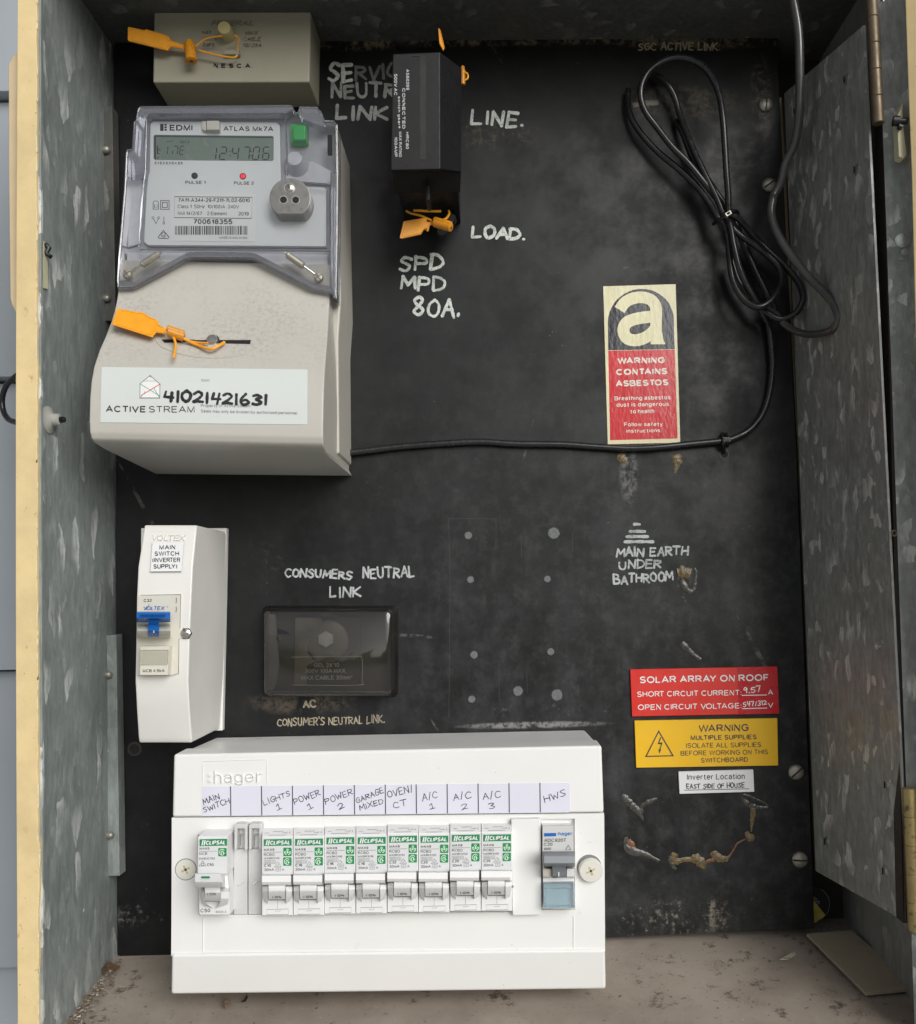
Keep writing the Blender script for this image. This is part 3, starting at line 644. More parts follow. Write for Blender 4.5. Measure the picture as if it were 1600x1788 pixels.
# brackets + bolts on the left wall
def bracket(y0_, y1_, x0_, x1_, m_):
    mb = MB(); mb.prism([(x0_, y0_), (x1_, y0_-2), (x1_+6, y1_), (x0_-3, y1_)], P, 1, 11, 0, .5); return mb.build('bracket', [m_], cab)
b1 = bracket(1110, 1530, 181, 203, M['galv_left'])
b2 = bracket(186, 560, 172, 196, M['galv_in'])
for par, pts in ((b1, ((197, 1178), (200, 1458))), (b2, ((193, 262), (194, 521)))):
    for (px, py) in pts:
        mb = MB(); q = P(px, py, 12); mb.lathe(q-Vector((.004, 0, 0)), (1, -.25, 0), [(1.2, 0), (2.3, .1), (2.3, 2.6), (1.6, 3.6), (.4, 4.0)], 0, 14); mb.build('bolt', [M['steel_dull']], par)
# old cream strip with a black clip, and a nylon grommet, on the left wall
xw = XL+.05
def LW(px, py):   # point on the left wall seen at a pixel
    wx = lambda d: P(px, py, d).x/MM
    lo, hi = -20.0, 104.0
    for _ in range(40):
        mid = (lo+hi)/2
        if wx(mid) < XL: lo = mid
        else: hi = mid
    return P(px, py, lo)
def wallquad(mb, pts, t, mi=0, bevel=0):
    f = [LW(*p) for p in pts]; a = [p+Vector((t*MM, 0, 0)) for p in f]; b = [Vector((XL*MM, p.y, p.z)) for p in f]; n = len(f)
    mb.solid(a+b, [list(range(n)), list(range(2*n-1, n-1, -1))]+[[i, (i+1) % n, n+(i+1) % n, n+i] for i in range(n)], mi, bevel)
mb = MB(); wallquad(mb, [(73, 420), (80, 427), (81, 505), (72, 503)], 1.0, 0, .3); st_ = mb.build('aged_strip', [M['lime_rubber']], cab)
mb = MB(); q = LW(76, 436)
mb.tube([q+Vector((.001, 0, .003)), q+Vector((.003, 0, .001)), q+Vector((.0015, 0, -.002)), q+Vector((.004, 0, -.004))], 1.3, 0, 8); mb.build('clip', [M['tie']], st_)
q = LW(84, 733)
mb = MB(); mb.lathe(q-Vector((.0005, 0, 0)), (1, 0, 0), [(7.6, 0), (7.4, 1.2), (5.2, 2.0), (3.4, 3.2), (3.2, 6.5), (2.4, 7.0)], 0, 24); g_ = mb.build('grommet', [M['bump_white']], cab)
mb = MB(); mb.lathe(q+Vector((.0062, 0, 0)), (1, 0, 0), [(1.7, 0), (1.7, 2.6), (.8, 3.4)], 0, 12); mb.build('pin', [M['tie']], g_)
# spangled plate fixed inside the right wall
def RP(px, py):  # depth of the splayed plate at a pixel (back edge to front edge)
    xb = 1370+.0365*(py-165); xf = 1508+.0510*(py-45)
    return 1.5+(px-xb)/(xf-xb)*108.5*(1+.12*(1-(px-xb)/(xf-xb))-.12)
mb = MB()
pl = [(1370, 163, 1.5), (1425, 1521, 1.5), (1588, 1613, 110), (1508, 44, 110)]
nv = 24; A = []; B = []
for i in range(nv+1):
    t = i/nv
    b_ = P(pl[0][0]+(pl[1][0]-pl[0][0])*t, pl[0][1]+(pl[1][1]-pl[0][1])*t, 1.5); f_ = P(pl[3][0]+(pl[2][0]-pl[3][0])*t, pl[3][1]+(pl[2][1]-pl[3][1])*t, 110)
    A.append(b_); B.append(f_)
PLATE = (A[0], A[-1], B[-1], B[0])
e = Vector((.0012, 0, 0)); N_ = nv+1
vs = A+B+[p+e for p in A]+[p+e for p in B]; fs = []
for i in range(nv):
    fs += [[i, i+1, N_+i+1, N_+i], [2*N_+i, 3*N_+i, 3*N_+i+1, 2*N_+i+1], [i, 2*N_+i, 2*N_+i+1, i+1], [N_+i, N_+i+1, 3*N_+i+1, 3*N_+i]]
fs += [[0, N_, 3*N_, 2*N_], [nv, 2*N_+nv, 3*N_+nv, N_+nv]]
mb.solid(vs, fs); plate = mb.build('spangled_plate', [M['galv']], cab)
def onplate(u, v):   # u along depth 0..1, v downward 0..1
    a = PLATE[0].lerp(PLATE[1], v); b = PLATE[3].lerp(PLATE[2], v); return a.lerp(b, u)
pn = (PLATE[1]-PLATE[0]).cross(PLATE[3]-PLATE[0]).normalized()
if pn.x > 0: pn = -pn
for u, v in ((.80, .045), (.86, .155), (.16, .035), (.86, .855), (.80, .955), (.16, .955)):
    mb = MB(); q = onplate(u, v); mb.lathe(q-pn*.0004, pn, [(3.2, 0), (3.0, .7), (1.6, 1.3), (.3, 1.4)], 0, 14)
    t_ = Vector((0, 0, 1)); mb.solid([q+pn*.0014+Vector((0, sx*.0004, sz*.0018)) for sx, sz in ((-1, -1), (1, -1), (1, 1), (-1, 1))]+[q+pn*.0018+Vector((0, sx*.0004, sz*.0018)) for sx, sz in ((-1, -1), (1, -1), (1, 1), (-1, 1))], [[0, 1, 2, 3], [7, 6, 5, 4], [0, 4, 5, 1], [1, 5, 6, 2], [2, 6, 7, 3], [3, 7, 4, 0]], 1)
    mb.build('screw', [M['steel_dull'], M['dark']], plate)
# front post on the right that the hinges sit on
mb = MB(); mb.prism([(1545, 300), (1556, 300), (1587, 1612), (1578, 1612)], P, 100, 108.5, 0); mb.prism([(1524, -60), (1540, -60), (1556, 300), (1545, 300)], P, 100, 108.5, 0)
mb.build('hinge_post', [M['rust']], cab)

# ================================================================= DOOR AND HINGES
door = thing('cabinet_door', 'open cabinet door at the right edge, grey inside with a cream rim', 'door', tuple(P(1570, 1780, 114)))
mb = MB()
dd = Vector((.80, -.60, 0))
a0 = P(1532, -60, 112); a1 = P(1600, 1860, 112); w1 = .026
def dq(p, s, t=0): return p+dd*s+Vector((-.6, -.8, 0))*(-t)
vs = [a0, a1, dq(a1, w1), dq(a0, w1)]; bk = [p+Vector((.6, .8, 0))*.0015 for p in vs]
mb.solid(vs+bk, [[0, 1, 2, 3], [7, 6, 5, 4], [0, 4, 5, 1], [1, 5, 6, 2], [2, 6, 7, 3], [3, 7, 4, 0]]); mb.build('inner_skin', [M['galv']], door)
mb = MB()
vs = [P(1579, -60, 130), P(1586, 150, 130), P(1592, 300, 130), P(1602, 700, 130), P(1650, 1860, 130)]
rt = [dq(p, .05) for p in vs]; bk = [p+Vector((.6, .8, 0))*.006 for p in vs]; bkr = [p+Vector((.6, .8, 0))*.006 for p in rt]
n = len(vs); V = vs+rt+bk+bkr; fs = []
for i in range(n-1): fs += [[i, i+1, n+i+1, n+i], [2*n+i, 3*n+i, 3*n+i+1, 2*n+i+1], [i, 2*n+i, 2*n+i+1, i+1], [n+i, n+i+1, 3*n+i+1, 3*n+i]]
fs += [[0, n, 3*n, 2*n], [n-1, 3*n-1, 4*n-1, 2*n-1]]
mb.solid(V, fs, 0, .6); mb.build('rim', [M['cream']], door)
mb = MB(); mb.prism([(1567, 204), (1577, 178), (1577.5, 200), (1580, 235), (1584, 270), (1579, 277), (1570, 273)], P, 118.5, 124, 0, .4); s2 = mb.build('aged_strip', [M['lime_rubber']], door)
mb = MB(); mb.lathe(P(1559, 211, 125), (1, -.15, -.1), [(1.4, 0), (2.6, .2), (2.6, 3.4), (1.6, 3.6), (1.6, 7.5)], 0, 14); mb.lathe(P(1569, 220, 126), (1, 0, -.4), [(1.6, 0), (1.6, 2.0)], 0, 10); mb.build('clip', [M['tie']], s2)
mb = MB(); mb.lathe(P(1576, 421, 121), (-.35, -1, 0), [(1.4, 0), (4.0, 0), (4.0, 1), (3.0, 1.6), (1.4, 1.6)], 0, 18); mb.lathe(P(1581, 441, 121), (-.35, -1, 0), [(2.2, 0), (2.0, 1.2), (.5, 1.4)], 0, 14); mb.build('rivet', [M['galv_left']], door)
def hinge(pt, pb, r, d, m_, leaf, cuts, screws):
    h = MB(); a = P(*pt, d); b = P(*pb, d); L = (b-a).length/MM; prof = []
    n = cuts
    for k in range(n):
        h0, h1 = L*k/n, L*(k+1)/n
        prof += [(r-.35, h0), (r, h0+.4), (r, h1-.4), (r-.35, h1)]
    prof = [(r*.5, 0)]+prof+[(r*.5, L)]
    h.lathe(a, b-a, prof, 0, 20)
    bar = h.build('hinge', [m_], cab)
    h = MB(); h.prism(leaf, P, d-5, d-3.6, 0, .3); lf = h.build('leaf', [M['rust']], bar)
    for (sx, sy) in screws:
        h = MB(); q = P(sx, sy, d-3.7); h.lathe(q, (-.2, -1, 0), [(2.6, 0), (2.6, .5), (1.8, 1.4), (.3, 1.7)], 0, 16); h.box(-.35, -2, .35, 2, _wrap(lambda a_, b_, d_: q+Vector((a_*MM, -(1.55+d_)*MM, b_*MM)), 1), 0, .2, 1); h.build('screw', [M['steel_bright'], M['dark']], lf)
hinge((1519, -60), (1534, 216), 3.1, 116, M['brass_dark'], [(1526, -60), (1572, -60), (1578, 205), (1545, 216), (1540, 214)], 6, ((1546, 0), (1555, 164)))
hinge((1588, 1376), (1598, 1626), 3.4, 117, M['brass'], [(1578, 1392), (1588, 1392), (1593, 1604), (1582, 1610)], 5, ())
mb = MB(); mb.tube([P(1562+3.4*math.cos(q)*1.2, 931+5*math.sin(q), 113) for q in [k*math.pi/5 for k in range(10)]], .45, 0, 6, True); mb.build('wire_loop', [M['brass_dark']], cab)

# ================================================================= BLACK METER PANEL
panel = thing('switchboard', 'black switchboard panel with silver handwriting, drilled holes and glue marks', 'panel', (0, 0, -.22))
nb = [P(196, 66, 0), P(684, 66, 0)]
outl = [(200, 66), (688, 67), (690, 80), (694, 86), (703, 86), (708, 78), (711, 67), (1357, 65), (1392, 800), (1423, 1622), (205, 1672)]
mb = MB(); mb.prism(outl, P, -6, 0, 0, .35, 1)
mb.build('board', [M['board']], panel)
mb = MB(); mb.prism([(1394, 800), (1398, 800), (1428, 1520), (1424, 1520)], P, -5, -.6); mb.prism([(1360, 170), (1365, 170), (1398, 800), (1394, 800)], P, -5, -.6); mb.build('edge_channel', [M['brass_dark']], panel)
def rscrew(px, py, rp, ang, name='panel_screw'):
    mb = MB(); q = P(px, py, 0); r = rp/pxmm(2)
    mb.lathe(q, (0, -1, 0), [(r, 0), (r, .8), (r*.86, 1.8), (r*.5, 2.5), (r*.02, 2.75)], 0, 28)
    c, s_ = math.cos(math.radians(ang)), math.sin(math.radians(ang))
    sl_ = _wrap(lambda a, b, d: q+Vector(((a*c-b*s_)*MM, -d*MM, (a*s_+b*c)*MM)), 1)
    mb.box(-r*.95, -.5, r*.95, .5, sl_, 2.0, 2.85, 1)
    return mb.build(name, [M['steel_dull'], M['umber']], panel)
rscrew(1337, 183, 13, 85); rscrew(1343, 323, 12.5, 35); rscrew(1390, 1348, 13.5, 40); rscrew(1397, 1501, 14, -3)
for px, py, r in ((818, 935, 7), (967.5, 931, 10.5), (822, 1012, 6.5), (956, 1011, 6.2), (828, 1143.5, 7), (962, 1138, 6.6), (904.5, 1207, 9), (973, 1214, 10.5), (824, 1221, 6.8)):
    mb = MB(); q = P(px, py, 0); rr = r/2.7
    mb.lathe(q, (0, -1, 0), [(rr*1.18, -.3), (rr*1.18, .10), (rr*.95, .10)], 1, 20)
    pts = [(px+r*(.86+.14*rnd.random())*math.cos(t), py+r*(.86+.14*rnd.random())*math.sin(t)) for t in [k*math.pi/9 for k in range(18)]]
    mb.prism(pts, P, 0, .3, 0, .1, 1); mb.build('hole_plug', [M['plug'], M['plug_ring']], panel)
for px, py, r in ((1265, 768, 7), (1265, 793, 6.5), (235, 1308, 9), (1181, 182, 5), (1129, 183, 4)):
    mb = MB(); q = P(px, py, 0); rr = r/2.7
    mb.lathe(q, (0, -1, 0), [(rr*1.35, -.1), (rr*1.35, .12), (rr*1.0, .2)], 0, 20); mb.lathe(q, (0, -1, 0), [(rr, .1), (rr*.98, .24)], 1, 20)
    mb.build('drilled_hole', [M['umber'], M['dark']], panel)
def blob(name, path, m_, par=panel, lift=.0):
    """dried glue: flattened bead along a path of (px, py, radius px)"""
    mb = MB(); pts = []; rs = []
    q = crom([(a, b) for a, b, r in path], 5); R_ = crom([(r, 0) for a, b, r in path], 5)
    for (a, b), (r, _) in zip(q, R_):
        pts.append(P(a, b, .1+lift)); rs.append(max(.15, r/2.7*(1+rnd.uniform(-.22, .22))))
    mb.tube(pts, rs, 0, 10, flat=.30)
    return mb.build(name, [m_], par)
def zz(x, y): return (1060+x/5.333, 1370+y/5.333)
def zblob(pts, m_): return blob('glue_mark', [(*zz(x, y), r/5.333) for x, y, r in pts], m_)
zblob([(140, 100, 18), (170, 130, 34), (230, 190, 34), (290, 250, 32), (330, 310, 14), (340, 340, 4)], M['glue_grey'])
zblob([(335, 260, 10), (325, 205, 16), (370, 170, 22), (420, 150, 20), (465, 132, 8)], M['glue_grey'])
zblob([(185, 490, 20), (175, 545, 24), (200, 600, 36), (270, 630, 34), (360, 650, 24), (440, 690, 18), (495, 712, 8)], M['glue_grey'])
zblob([(200, 510, 20), (215, 545, 30), (240, 570, 26), (262, 590, 8)], M['glue_red'])
zblob([(1260, 110, 14), (1280, 150, 22), (1340, 195, 26), (1420, 215, 18), (1490, 215, 16), (1480, 180, 8), (1400, 140, 8), (1300, 100, 10), (1265, 100, 8)], M['glue_grey'])
zblob([(1360, 215, 24), (1362, 260, 26), (1355, 320, 22), (1350, 375, 12), (1345, 440, 5)], M['glue'])
zblob([(1300, 440, 20), (1320, 480, 36), (1350, 500, 34), (1370, 510, 18)], M['glue'])
zblob([(1290, 510, 8), (1215, 550, 8), (1180, 610, 8), (1140, 670, 10)], M['glue_red'])
zblob([(640, 640, 26), (620, 690, 34), (650, 715, 30), (720, 700, 22), (790, 695, 26)], M['glue'])
zblob([(690, 700, 16), (760, 705, 16), (830, 715, 10)], M['glue_red'])
zblob([(610, 650, 14), (590, 690, 20), (610, 750, 22), (640, 790, 12)], M['glue_grey'])
zblob([(790, 670, 24), (830, 690, 48), (880, 730, 46), (910, 780, 18)], M['glue'])
zblob([(920, 720, 14), (960, 710, 16), (1000, 700, 20)], M['glue_red'])
zblob([(990, 620, 24), (1010, 660, 42), (1060, 690, 40), (1110, 690, 26), (1140, 670, 10)], M['glue'])
blob('glue_mark', [(1183, 1000, 8), (1195, 999, 11), (1206, 1003, 10)], M['glue']); blob('glue_mark', [(1190, 1012, 5), (1200, 1030, 6), (1212, 1030, 4), (1216, 1000, 3), (1213, 992, 2)], M['glue_grey'])
blob('glue_mark', [(1190, 1122, 5), (1198, 1130, 6), (1210, 1142, 5), (1224, 1152, 3)], M['glue_grey'])
blob('glue_mark', [(1078, 797, 5), (1087, 800, 8), (1094, 806, 5)], M['glue']); blob('glue_mark', [(1180, 794, 9), (1183, 805, 9), (1181, 818, 4), (1179, 826, 2)], M['glue'])
blob('glue_mark', [(1105, 184, 4), (1130, 180, 5), (1150, 179, 5)], M['umber2']); 
# handwriting
def hw(name, lines, m_, label=None):
    mb = MB()
    for i, L_ in enumerate(lines): mb.hand(*L_[:1], P, *L_[1:6], .0, L_[6], 0, seed=i+hash_(name, lines))
    o = mb.build(name, [m_], panel)
    if label: o['label'] = label
    return o
def hash_(n, l): return sum(ord(c) for c in l[0][0]) % 50
hw('handwriting', [('SE', 574, 143, 616, 141, 29, 6.0)], M['marker'])
hw('handwriting', [('RVICE', 622, 140, 716, 134, 24, 5.0), ('CE', 686, 134, 716, 133, 24, 5)][:1], M['marker_dim'])
hw('handwriting', [('NEUTRAL', 579, 171, 735, 166, 23, 5.0)], M['marker_mid']); hw('handwriting', [('LINK', 587, 207, 678, 208, 21, 5.5)], M['marker_mid'])
hw('handwriting', [('LINE.', 824, 216, 914, 221, 23, 5.2)], M['marker']); hw('handwriting', [('LOAD.', 825, 413, 917, 418, 19, 4.8)], M['marker'])
hw('handwriting', [('SPD', 697, 471, 774, 471, 24, 5.0)], M['marker']); hw('handwriting', [('MPD', 700, 504, 778, 506, 22, 5.0)], M['marker']); hw('handwriting', [('80A.', 721, 551, 803, 552, 28, 5.2)], M['marker'])
hw('handwriting', [('SGC ACTIVE LINK.', 1115, 87, 1258, 87, 12, 2.4)], M['paint_tan'])
hw('handwriting', [('CONSUMERS', 498, 1006, 615, 1011, 13, 3.15)], M['marker_thin']); hw('handwriting', [('NEUTRAL', 634, 1010, 724, 1006, 17, 3.15)], M['marker_thin']); hw('handwriting', [('LINK', 576, 1043, 631, 1041, 16, 3.15)], M['marker_thin'])
hw('handwriting', [('AC', 530, 1235, 551, 1234, 11, 3.0)], M['paint_tan']); hw('handwriting', [("CONSUMER'S NEUTRAL LINK.", 485, 1268, 672, 1262, 12, 1.9)], M['paint_tan'])
hw('handwriting', [('MAIN EARTH', 1077, 972, 1202, 968, 14, 3.15)], M['marker_thin']); hw('handwriting', [('UNDER', 1082, 994, 1155, 992, 14, 3.15)], M['marker_thin']); hw('handwriting', [('BATHROOM', 1073, 1020, 1175, 1013, 15, 3.15)], M['marker_thin'])
mb = MB()
for a, b, y in ((1108, 1117, 915.5), (1100.5, 1126, 928), (1095, 1131, 937), (1091.5, 1140.5, 946)): mb.ribbon([(a, y), ((a+b)/2, y-.3), (b, y)], P, 0, 5.0, rnd.random()*.02)
mb.build('handwriting', [M['marker_thin']], panel)
# ghost outline of a device that was taken off
mb = MB()
for seg in ([(783, 906), (786, 1010), (784, 1252)], [(783, 906), (858, 906), (866, 912), (866, 960)], [(872, 1160), (872, 1225)], [(910, 935), (911, 975)], [(1000, 930), (1000, 960)], [(920, 1170), (921, 1210)], [(1010, 1195), (1010, 1215)]):
    mb.strip(crom(seg, 4), P, .03, .5, 0)
mb.build('scribed_line', [mat('scribed_mark', (.06, .062, .062), .8)], panel)
# ================================================================= NEUTRAL LINK BOX (top left)
nl = thing('neutral_link_box', 'olive beige plastic box with moulded lettering above the electricity meter', 'junction box', tuple(P(410, 150, 0)))
mb = MB()
fr_ = [(269, 20), (543, 20), (540.5, 143), (267, 143.5)]
f = [P(a, b, 30) for a, b in fr_]; cen = (f[0]+f[2])/2
bk = [Vector((cen.x+(p.x-cen.x)*1.012, 0, cen.z+(p.z-cen.z)*1.0)) for p in f]
mb.solid(f+bk, [[0, 1, 2, 3], [7, 6, 5, 4], [0, 4, 5, 1], [1, 5, 6, 2], [2, 6, 7, 3], [3, 7, 4, 0]], 0, 1.0, 3)
Z8 = Zm(200, 20, 4.444)
mb.strip([(640, 45), (1165, 45), (1162, 292), (970, 292)], Z8, 30.12, 4); mb.strip([(640, 45), (638, 150)], Z8, 30.1, 4)
mb.text('FEDERAL', Z8, 750, 108, 1075, 108, 40, 30, 0, .012, .35, .8)
for t, a, b, y in (('440', 680, 750, 175), ('VOLTS', 690, 790, 225), ('AMPS', 685, 775, 272), ('MAX', 1015, 1115, 180), ('CABLE', 1000, 1135, 228), ('19/.064', 1000, 1140, 276)):
    mb.text(t, Z8, a, y, b, y, 32, 30, 0, .01, .1, .7)
mb.box(848, 293, 968, 330, Z8, 30, 34, 0, .5)
mb.build('box_cover', [M['beige']], nl)
mb = MB(); mb.text('N.E.S.C.A.', Z8, 768, 437, 1072, 439, 36, 30.12, 0, .035); mb.build('lettering', [M['ink']], nl)
mb = MB(); q = Z8(885, 193, 30); mb.lathe(q, (0, -1, -.05), [(4.2, 0), (4.2, 9), (3.7, 10), (.5, 10.4)], 0, 24); mb.build('knob', [M['lug']], nl)

def seal(name, label, zm, tagp, d_tag, lock, loops, th=.9, lockr=None, group='orange plastic security seals'):
    o = thing(name, label, 'seal', tuple(zm(tagp[0][0], tagp[0][1], d_tag if not callable(d_tag) else d_tag(*tagp[0]))), group)
    mb = MB()
    dt = d_tag if callable(d_tag) else (lambda a, b: d_tag)
    f = [zm(a, b, dt(a, b)) for a, b in tagp]; n = len(f); bk = [p+Vector((0, th*MM, 0)) for p in f]
    mb.solid(f+bk, [list(range(n)), list(range(2*n-1, n-1, -1))]+[[i, (i+1) % n, n+(i+1) % n, n+i] for i in range(n)], 0, .18, 1)
    # moulded rim line along the tag
    ctr_ = sum(f, Vector((0, 0, 0)))/n
    mb.tube([ctr_+(p-ctr_)*.86+Vector((0, -.0001, 0)) for p in f], .22, 0, 6, True)
    mb.build('tag', [M['orange']], o)
    if lock:
        mb = MB(); a = zm(*lock[0]); b = zm(*lock[1]); r = lock[2]
        mb.lathe(a, b-a, [(r*.7, 0), (r, .4), (r, (b-a).length/MM-.3), (r*.8, (b-a).length/MM)], 0, 12)
        c = Vector((0, -.0004, .0017)); mb.lathe(a+c, b-a, [(r*.6, 0), (r*.75, .4), (r*.75, (b-a).length/MM-.3), (r*.5, (b-a).length/MM)], 0, 10)
        mb.lathe(b-(b-a).normalized()*.0003, b-a, [(r*.35, 0), (r*.35, .45)], 1, 10)
        mb.build('lock', [M['orange_dark'], M['umber2']], o)
    for lp, r in loops:
        mb = MB(); mb.tube(smooth3([zm(*q) for q in lp], 6), r, 0, 8); mb.build('string', [M['orange']], o)
    return o
seal('security_seal', 'orange tag seal threaded through the knob of the beige box above the meter', Z8,
     [(103, 124), (112, 116), (232, 143), (245, 135), (375, 172), (415, 188), (440, 226), (555, 260), (548, 292), (436, 270), (412, 301), (108, 226), (101, 214)], lambda a, b: 40-(a-100)*.008,
     ((583, 255, 37), (598, 385, 39), 3.4), [([(630, 270, 37), (700, 215, 38), (770, 197, 39), (835, 190, 40)], .48), ([(930, 184, 39.5), (962, 205, 38), (955, 265, 35), (955, 300, 34)], .48), ([(655, 300, 37), (780, 335, 36), (905, 356, 35.4), (942, 350, 35), (952, 335, 34.6)], .6)])

# ================================================================= ELECTRICITY METER
met = thing('electricity_meter', 'digital electricity meter with clear cover over a grey display face and beige terminal cover', 'meter', tuple(P(400, 820, 0)))
ROWS = [(452, 209, 578.5, 60), (502, 206.5, 577, 61), (520, 204, 575, 63), (540, 200, 574, 66.5), (560, 194, 573, 71), (585, 184.5, 571.5, 77.5), (610, 173.5, 569.5, 84), (640, 163.5, 567, 90), (665, 159, 566, 93.5), (695, 156.5, 565, 95.5), (735, 155.5, 564.3, 96.2), (755, 156.5, 564.2, 96), (766, 159.5, 564.6, 94.5), (773, 164, 565.4, 91.5)]
def rowtilt(px): return 9.0*(px-155)/410.0
def cover_d(px, py):
    y = py-rowtilt(px)
    for r0, r1 in zip(ROWS, ROWS[1:]):
        if y <= r1[0]: t = max(0, (y-r0[0])/(r1[0]-r0[0])); return r0[3]+(r1[3]-r0[3])*t
    return ROWS[-1][3]
R = []
for y, xl, xr, d in ROWS:
    l_, r_ = P(xl, y+rowtilt(xl), d), P(xr, y+rowtilt(xr), d)
    R.append([Vector((l_.x, 0, l_.z)), l_, r_, Vector((r_.x, 0, r_.z))])
zb1, zb2 = P(262, 828, 0), P(615, 831, 0)
R.append([Vector((R[-1][0].x+.0005, 0, zb1.z)), Vector((R[-1][1].x+.0008, -.080, R[-1][1].z-.0017)), Vector((R[-1][2].x-.0005, -.080, R[-1][2].z-.0017)), Vector((zb2.x, 0, zb2.z))])
mb = MB(); mb.rings(R, 0, 2.2, 4, ang=22)
tc = mb.build('terminal_cover', [M['meter_dust']], met)
# body behind
xl_, xr_ = P(222, 400, 60).x/MM, P(589, 400, 60).x/MM
z_top, z_mid = P(400, 216, 52).z/MM, P(400, 520, 60).z/MM
mb = MB(); mb.prism([(xl_+6, 84), (xr_-2.2, 84), (xr_-1.9, z_mid-22), (xr_, z_mid+2), (xr_-.6, z_top-1), (xr_-4, z_top), (xl_+8, z_top+1), (xl_+1, z_top-10)], WM, 0, 49, 0, 1.2, 3)
mb.build('case', [M['meter_beige']], met)
# grey moulding inside
outl = [(243, 191), (246, 188), (510, 186), (515, 198), (521, 198), (525, 188), (553, 189), (560, 197), (566, 212), (583, 213), (588, 219), (589, 300), (588, 420), (586, 521), (577, 510), (547, 504), (448, 453), (436, 450), (335, 449), (322, 452), (233, 501), (207, 502), (206.5, 490), (213, 400), (219, 330), (222, 268), (224, 263), (233, 261), (236, 214), (240, 211)]
ctr = (400, 340)
ins = [(ctr[0]+(x-ctr[0])*.985, ctr[1]+(y-ctr[1])*.985) for x, y in outl]
mb = MB(); mb.prism(ins, P, 49.3, 55.5, 0, .5, 2); mb.build('inner_moulding', [M['lilac']], met)
mb = MB()
mb.prism([(227, 312), (248, 306), (246, 425), (222, 432)], P, 55.6, 57.4, 0, .6); mb.prism([(223, 440), (572, 444), (574, 492), (548, 496), (452, 449), (330, 446), (240, 488), (214, 494)], P, 55.6, 58, 0, .6); mb.prism([(500, 290), (545, 280), (582, 300), (580, 322), (500, 318)], P, 55.6, 58, 0, .8)
mb.prism([(251, 198), (505, 195), (505, 206), (251, 208)], P, 55.6, 57, 0, .5)
mb.build('moulding_rib', [M['lilac_light']], met)
ZM = Zm(140, 0, 3.2)
fp = rrect(262, 211, 488, 300, 6)
face = [(262, 216), (267, 211), (483, 213), (488.5, 218), (491, 325), (565, 327), (570, 331), (570, 430), (258, 428), (251, 422), (256, 330), (259, 306), (261, 300)]
mb = MB(); mb.prism(face, P, 55.6, 58.6, 0, .5, 2)
ff = mb.build('faceplate', [M['face']], met)
mb = MB()
D = 58.72
def T(s_, a, b, y, h, bold=0, y2=None, ital=0, mi=0): mb.text(s_, ZM, a, y, b, y2 if y2 is not None else y+(b-a)*.004, h, D, mi, bold, ital)
T('EDMI', 500, 628, 729, 33, .018); T('ATLAS Mk7A', 800, 1080, 731, 27, .012, 733)
mb.box(447, 691, 466, 730, ZM, 58.5, D)
for k in range(3): mb.box(471, 691+k*14, 484, 701+k*14, ZM, 58.5, D)
T('E1 E2 E3 E4 E5', 417, 573, 917, 14, .01); T('PULSE 1', 588, 700, 1027, 18, .008); T('PULSE 2', 860, 970, 1031, 18, .008)
mb.build('lettering', [M['ink']], ff)
mb = MB()
mb.strip([(408, 1130), (417, 1122), (430, 1122), (438, 1130), (438, 1168), (408, 1168)], ZM, D, 3, 0, True); T('Li', 415, 432, 1160, 22); mb.strip([(450, 1120), (497, 1120), (497, 1169), (450, 1169)], ZM, D, 3.5, 0, True); mb.strip([(460, 1131), (487, 1131), (487, 1159), (460, 1159)], ZM, D, 3.5, 0, True)
mb.strip([(410, 1222), (424, 1250), (436, 1222)], ZM, D, 3); mb.strip(arc(407, 1216, 6, 0, 350, 10), ZM, D, 2.5); mb.strip(arc(439, 1216, 6, 0, 350, 10), ZM, D, 2.5); mb.strip([(468, 1210), (468, 1240)], ZM, D, 3); mb.strip(arc(468, 1246, 6, 0, 350, 10), ZM, D, 2.5)
mb.strip([(465, 1286), (497, 1326), (490, 1332), (440, 1331), (436, 1325)], ZM, D, 3.5, 0, True); mb.strip(arc(467, 1312, 13, 30, 330, 12), ZM, D, 3); mb.strip([(460, 1312), (467, 1319), (480, 1303)], ZM, D, 3)
mb.build('rating_symbols', [M['ink_grey']], ff)
# display
mb = MB(); mb.prism([(417, 752), (1075, 759), (1082, 768), (1081, 890), (1074, 898), (418, 893), (410, 884), (410, 762)], ZM, 58.5, 58.75, 0); lcd = mb.build('display', [M['lcd']], met)
mb = MB(); D2 = 58.86
mb.prism([(414, 755), (1080, 762), (1078, 771), (424, 764), (424, 890), (414, 888)], ZM, 58.7, 58.8, 1)
SEG = {'0': 'abcdef', '1': 'bc', '2': 'abged', '4': 'fgbc', '7': 'abc', '6': 'afgedc', 'E': 'afged', 't': 'fged', 'n': 'eabc'}
def seven(ch, x, y, w, h, t, sl=.12):
    pt = {'a': ((0, 1), (1, 1)), 'b': ((1, 1), (1, .5)), 'c': ((1, .5), (1, 0)), 'd': ((0, 0), (1, 0)), 'e': ((0, .5), (0, 0)), 'f': ((0, 1), (0, .5)), 'g': ((0, .5), (1, .5))}
    for k in SEG[ch]:
        (a, b), (c, d_) = pt[k]; p = Vector((x+a*w+b*h*sl, y-b*h)); q = Vector((x+c*w+d_*h*sl, y-d_*h)); e_ = (q-p).normalized(); n_ = Vector((-e_.y, e_.x))*t/2
        p2, q2 = p+e_*t*.35, q-e_*t*.35
        mb.flat([tuple(p2), tuple(p2+e_*t*.5+n_), tuple(q2-e_*t*.5+n_), tuple(q2), tuple(q2-e_*t*.5-n_), tuple(p2+e_*t*.5-n_)], ZM, D2)
for ch, x in (('1', 722), ('2', 778), ('4', 846), ('7', 908), ('0', 962), ('6', 1018)): seven(ch, x, 891, 34, 70, 6.5)
